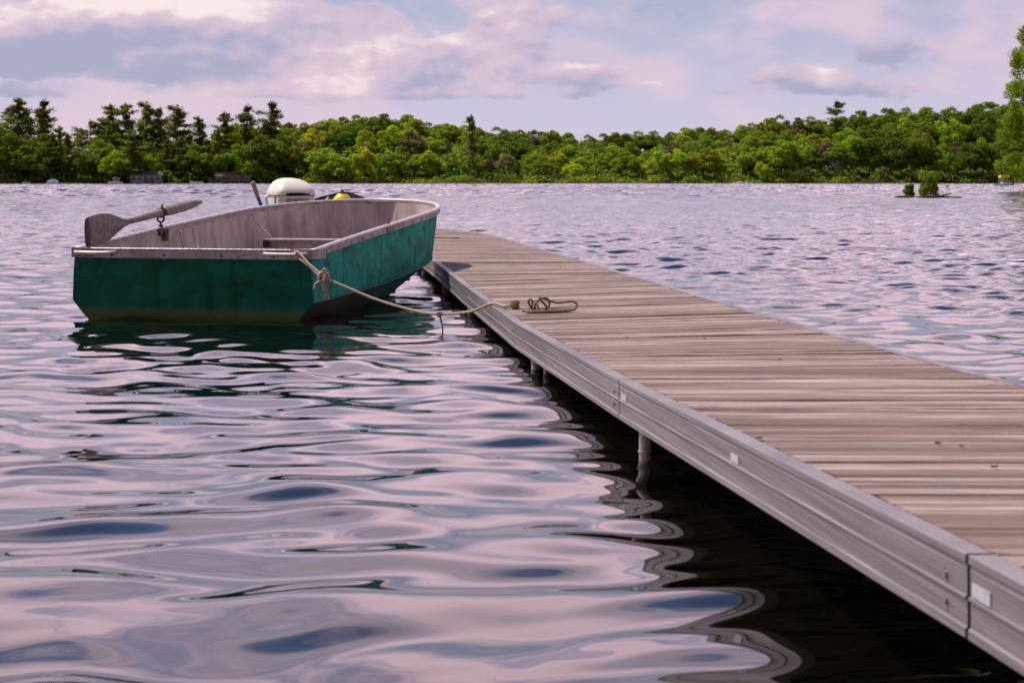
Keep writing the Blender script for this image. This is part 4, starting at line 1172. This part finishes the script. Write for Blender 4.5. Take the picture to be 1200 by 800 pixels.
# ================================================================== ISLET WITH SHRUBS
YI = 97.0
mb = MB()
for z, f_ in ((-.25, 1.1),): pass
rings = []
for z, f_ in ((-.25, 1.15), (.02, 1.0), (.07, .75), (.10, .3)):
    rings.append([Vector((X_at(1087, YI) + 1.0 * f_ * math.cos(a), YI + .5 * f_ * math.sin(a), z)) for a in [j * math.pi / 8 for j in range(16)]])
mb.loft(rings); tag(mb.build('islet', M['log']), kind='structure')
def log(px0, px1, z0, z1, r, lb, dy=0.0):
    p0 = Vector((X_at(px0, YI), YI - .3 + dy, z0)); p1 = Vector((X_at(px1, YI), YI - .35 + dy, z1)); pts = [p0.lerp(p1, t) + Vector((0, 0, .02 * math.sin(t * 7))) for t in np.linspace(0, 1, 7)]
    mb = MB(); mb.tube(pts, [r * .6, r, r, r * .9, r * .9, r * .8, r * .5], 8); tag(mb.build('driftwood_log', M['log'], smooth=True), lb, 'log', 'driftwood around the islet')
log(1046, 1080, .04, .05, .075, 'dark driftwood log floating at the left side of the shrubby islet', -.25)
log(1088, 1123, .06, .03, .07, 'dark driftwood log floating at the right side of the shrubby islet', -.3)
log(1100, 1112, .10, .26, .04, 'short broken branch jutting up at the right side of the islet', -.2)
def shrub(px, wpx, top, lb, n, seed, leaf=.035, name='shrub'):
    X = X_at(px, YI); h = HC + (HZ - top) / F * YI; h = HC - (top - HZ) / F * YI; rad = wpx / 2 / F * YI
    r = empty(name, (X, YI, .02), lb, 'shrub', None)
    rng = np.random.default_rng(seed); L = []
    for k in range(16):
        a = rng.uniform(0, 6.28); t = rng.uniform(.04, .86); e = rad * (1 - .5 * abs(t - .35)) * rng.uniform(.2, .75); L.append((math.cos(a) * e, math.sin(a) * e, h * t, rad * rng.uniform(.25, .45)))
    ids = rng.integers(0, 16, n); c = np.array([l[:3] for l in L])[ids]; rr_ = np.array([l[3] for l in L])[ids]
    dv = rng.normal(0, 1, (n, 3)); dv /= np.linalg.norm(dv, axis=1)[:, None]
    P = c + dv * (rr_ * rng.uniform(.5, 1.15, n))[:, None]; P[:, 2] = np.clip(P[:, 2], .02, h * 1.05)
    o = bpy.data.objects.new('crown', crown_mesh('crown', cards(P, dv, leaf, rng), M['f_shrub'])); C.objects.link(o); o.parent = r
    mb = MB()
    for k in range(7):
        l = L[k]; mb.tube([(0, 0, -.05), (l[0] * .5, l[1] * .5, l[2] * .5), (l[0], l[1], l[2])], [.014, .010, .005], 5)
    mb.build('stem', M['bark'], r, world=False)
shrub(1090, 31, 202, 'rounded green shrub, the larger of two on the little islet', 7000, 5, .05)
shrub(1065, 15, 216, 'small green shrub at the left on the little islet', 2000, 6, .045)
sx_ = X_at(1108, YI); sap = empty('sapling', (sx_, YI - .1, .0), 'thin bare sapling with a tuft of leaves right of the islet shrub', 'sapling')
mb = MB(); mb.tube([(0, 0, -.2), (.05, 0, .3), (.10, 0, .62)], [.012, .009, .006], 5); mb.build('stem', M['bark'], sap, world=False)
rng = np.random.default_rng(9); P = rng.normal(0, .045, (60, 3)) + np.array([.10, 0, .64]); o = bpy.data.objects.new('crown', crown_mesh('crown', cards(P, rng.normal(0, 1, (60, 3)), .03, rng), M['f_shrub'])); C.objects.link(o); o.parent = sap

# ================================================================== WILLOW AT RIGHT
YW = 150.0
def willow():
    X = X_at(1219, YW); r = empty('willow_tree', (X, YW, 0), 'tall yellow-green leafy tree cut off by the right edge, overhanging the water', 'tree')
    rng = np.random.default_rng(21); n = 52000
    H = HC + (HZ - 28) / F * YW
    L = []
    for k in range(150):
        t = rng.uniform(.03, .98) ** .85; a = rng.uniform(0, 6.28)
        env = np.interp(t, [0, .12, .3, .5, .68, .8, .9, 1.0], [4.2, 4.4, 3.7, 3.3, 2.9, 2.6, 2.3, 1.5]); e = env * rng.uniform(.5, .88)
        L.append((math.cos(a) * e, math.sin(a) * e, H * t, rng.uniform(.45, .95) * (1.1 - .4 * t)))
    wts = np.array([l[3] ** 2 for l in L]); wts /= wts.sum(); ids = rng.choice(len(L), n, p=wts)
    c = np.array([l[:3] for l in L])[ids]; rr_ = np.array([l[3] for l in L])[ids]
    dv = rng.normal(0, 1, (n, 3)); dv /= np.linalg.norm(dv, axis=1)[:, None]
    P = c + dv * (rr_ * rng.uniform(.45, 1.2, n))[:, None] * np.array([1, 1, .8]); P[:, 2] = np.clip(P[:, 2], .0, H * 1.02)
    o = bpy.data.objects.new('crown', crown_mesh('crown', cards(P, dv, .085, rng), M['f_willow'])); C.objects.link(o); o.parent = r
    mb = MB(); mb.tube([(0, 0, -.8), (.1, 0, 3), (0, .1, 7), (.1, 0, H * .95)], [.38, .3, .2, .04], 9)
    for l in L[:40]: mb.tube([(0, 0, l[2] * .7), (l[0] * .5, l[1] * .5, l[2] * .88), (l[0], l[1], l[2])], [.09, .06, .02], 5)
    mb.build('trunk', M['bark'], r, world=False)
willow()
mb = MB(); rings = []
for z, f_ in ((-.6, 1.1), (.0, 1.0), (.25, .9), (.35, .3)):
    rings.append([Vector((X_at(1222, YW) + 9 + 11 * f_ * math.cos(a), YW + 8 * f_ * math.sin(a), z)) for a in [j * math.pi / 10 for j in range(20)]])
mb.loft(rings); tag(mb.build('near_bank', M['log']), kind='structure')
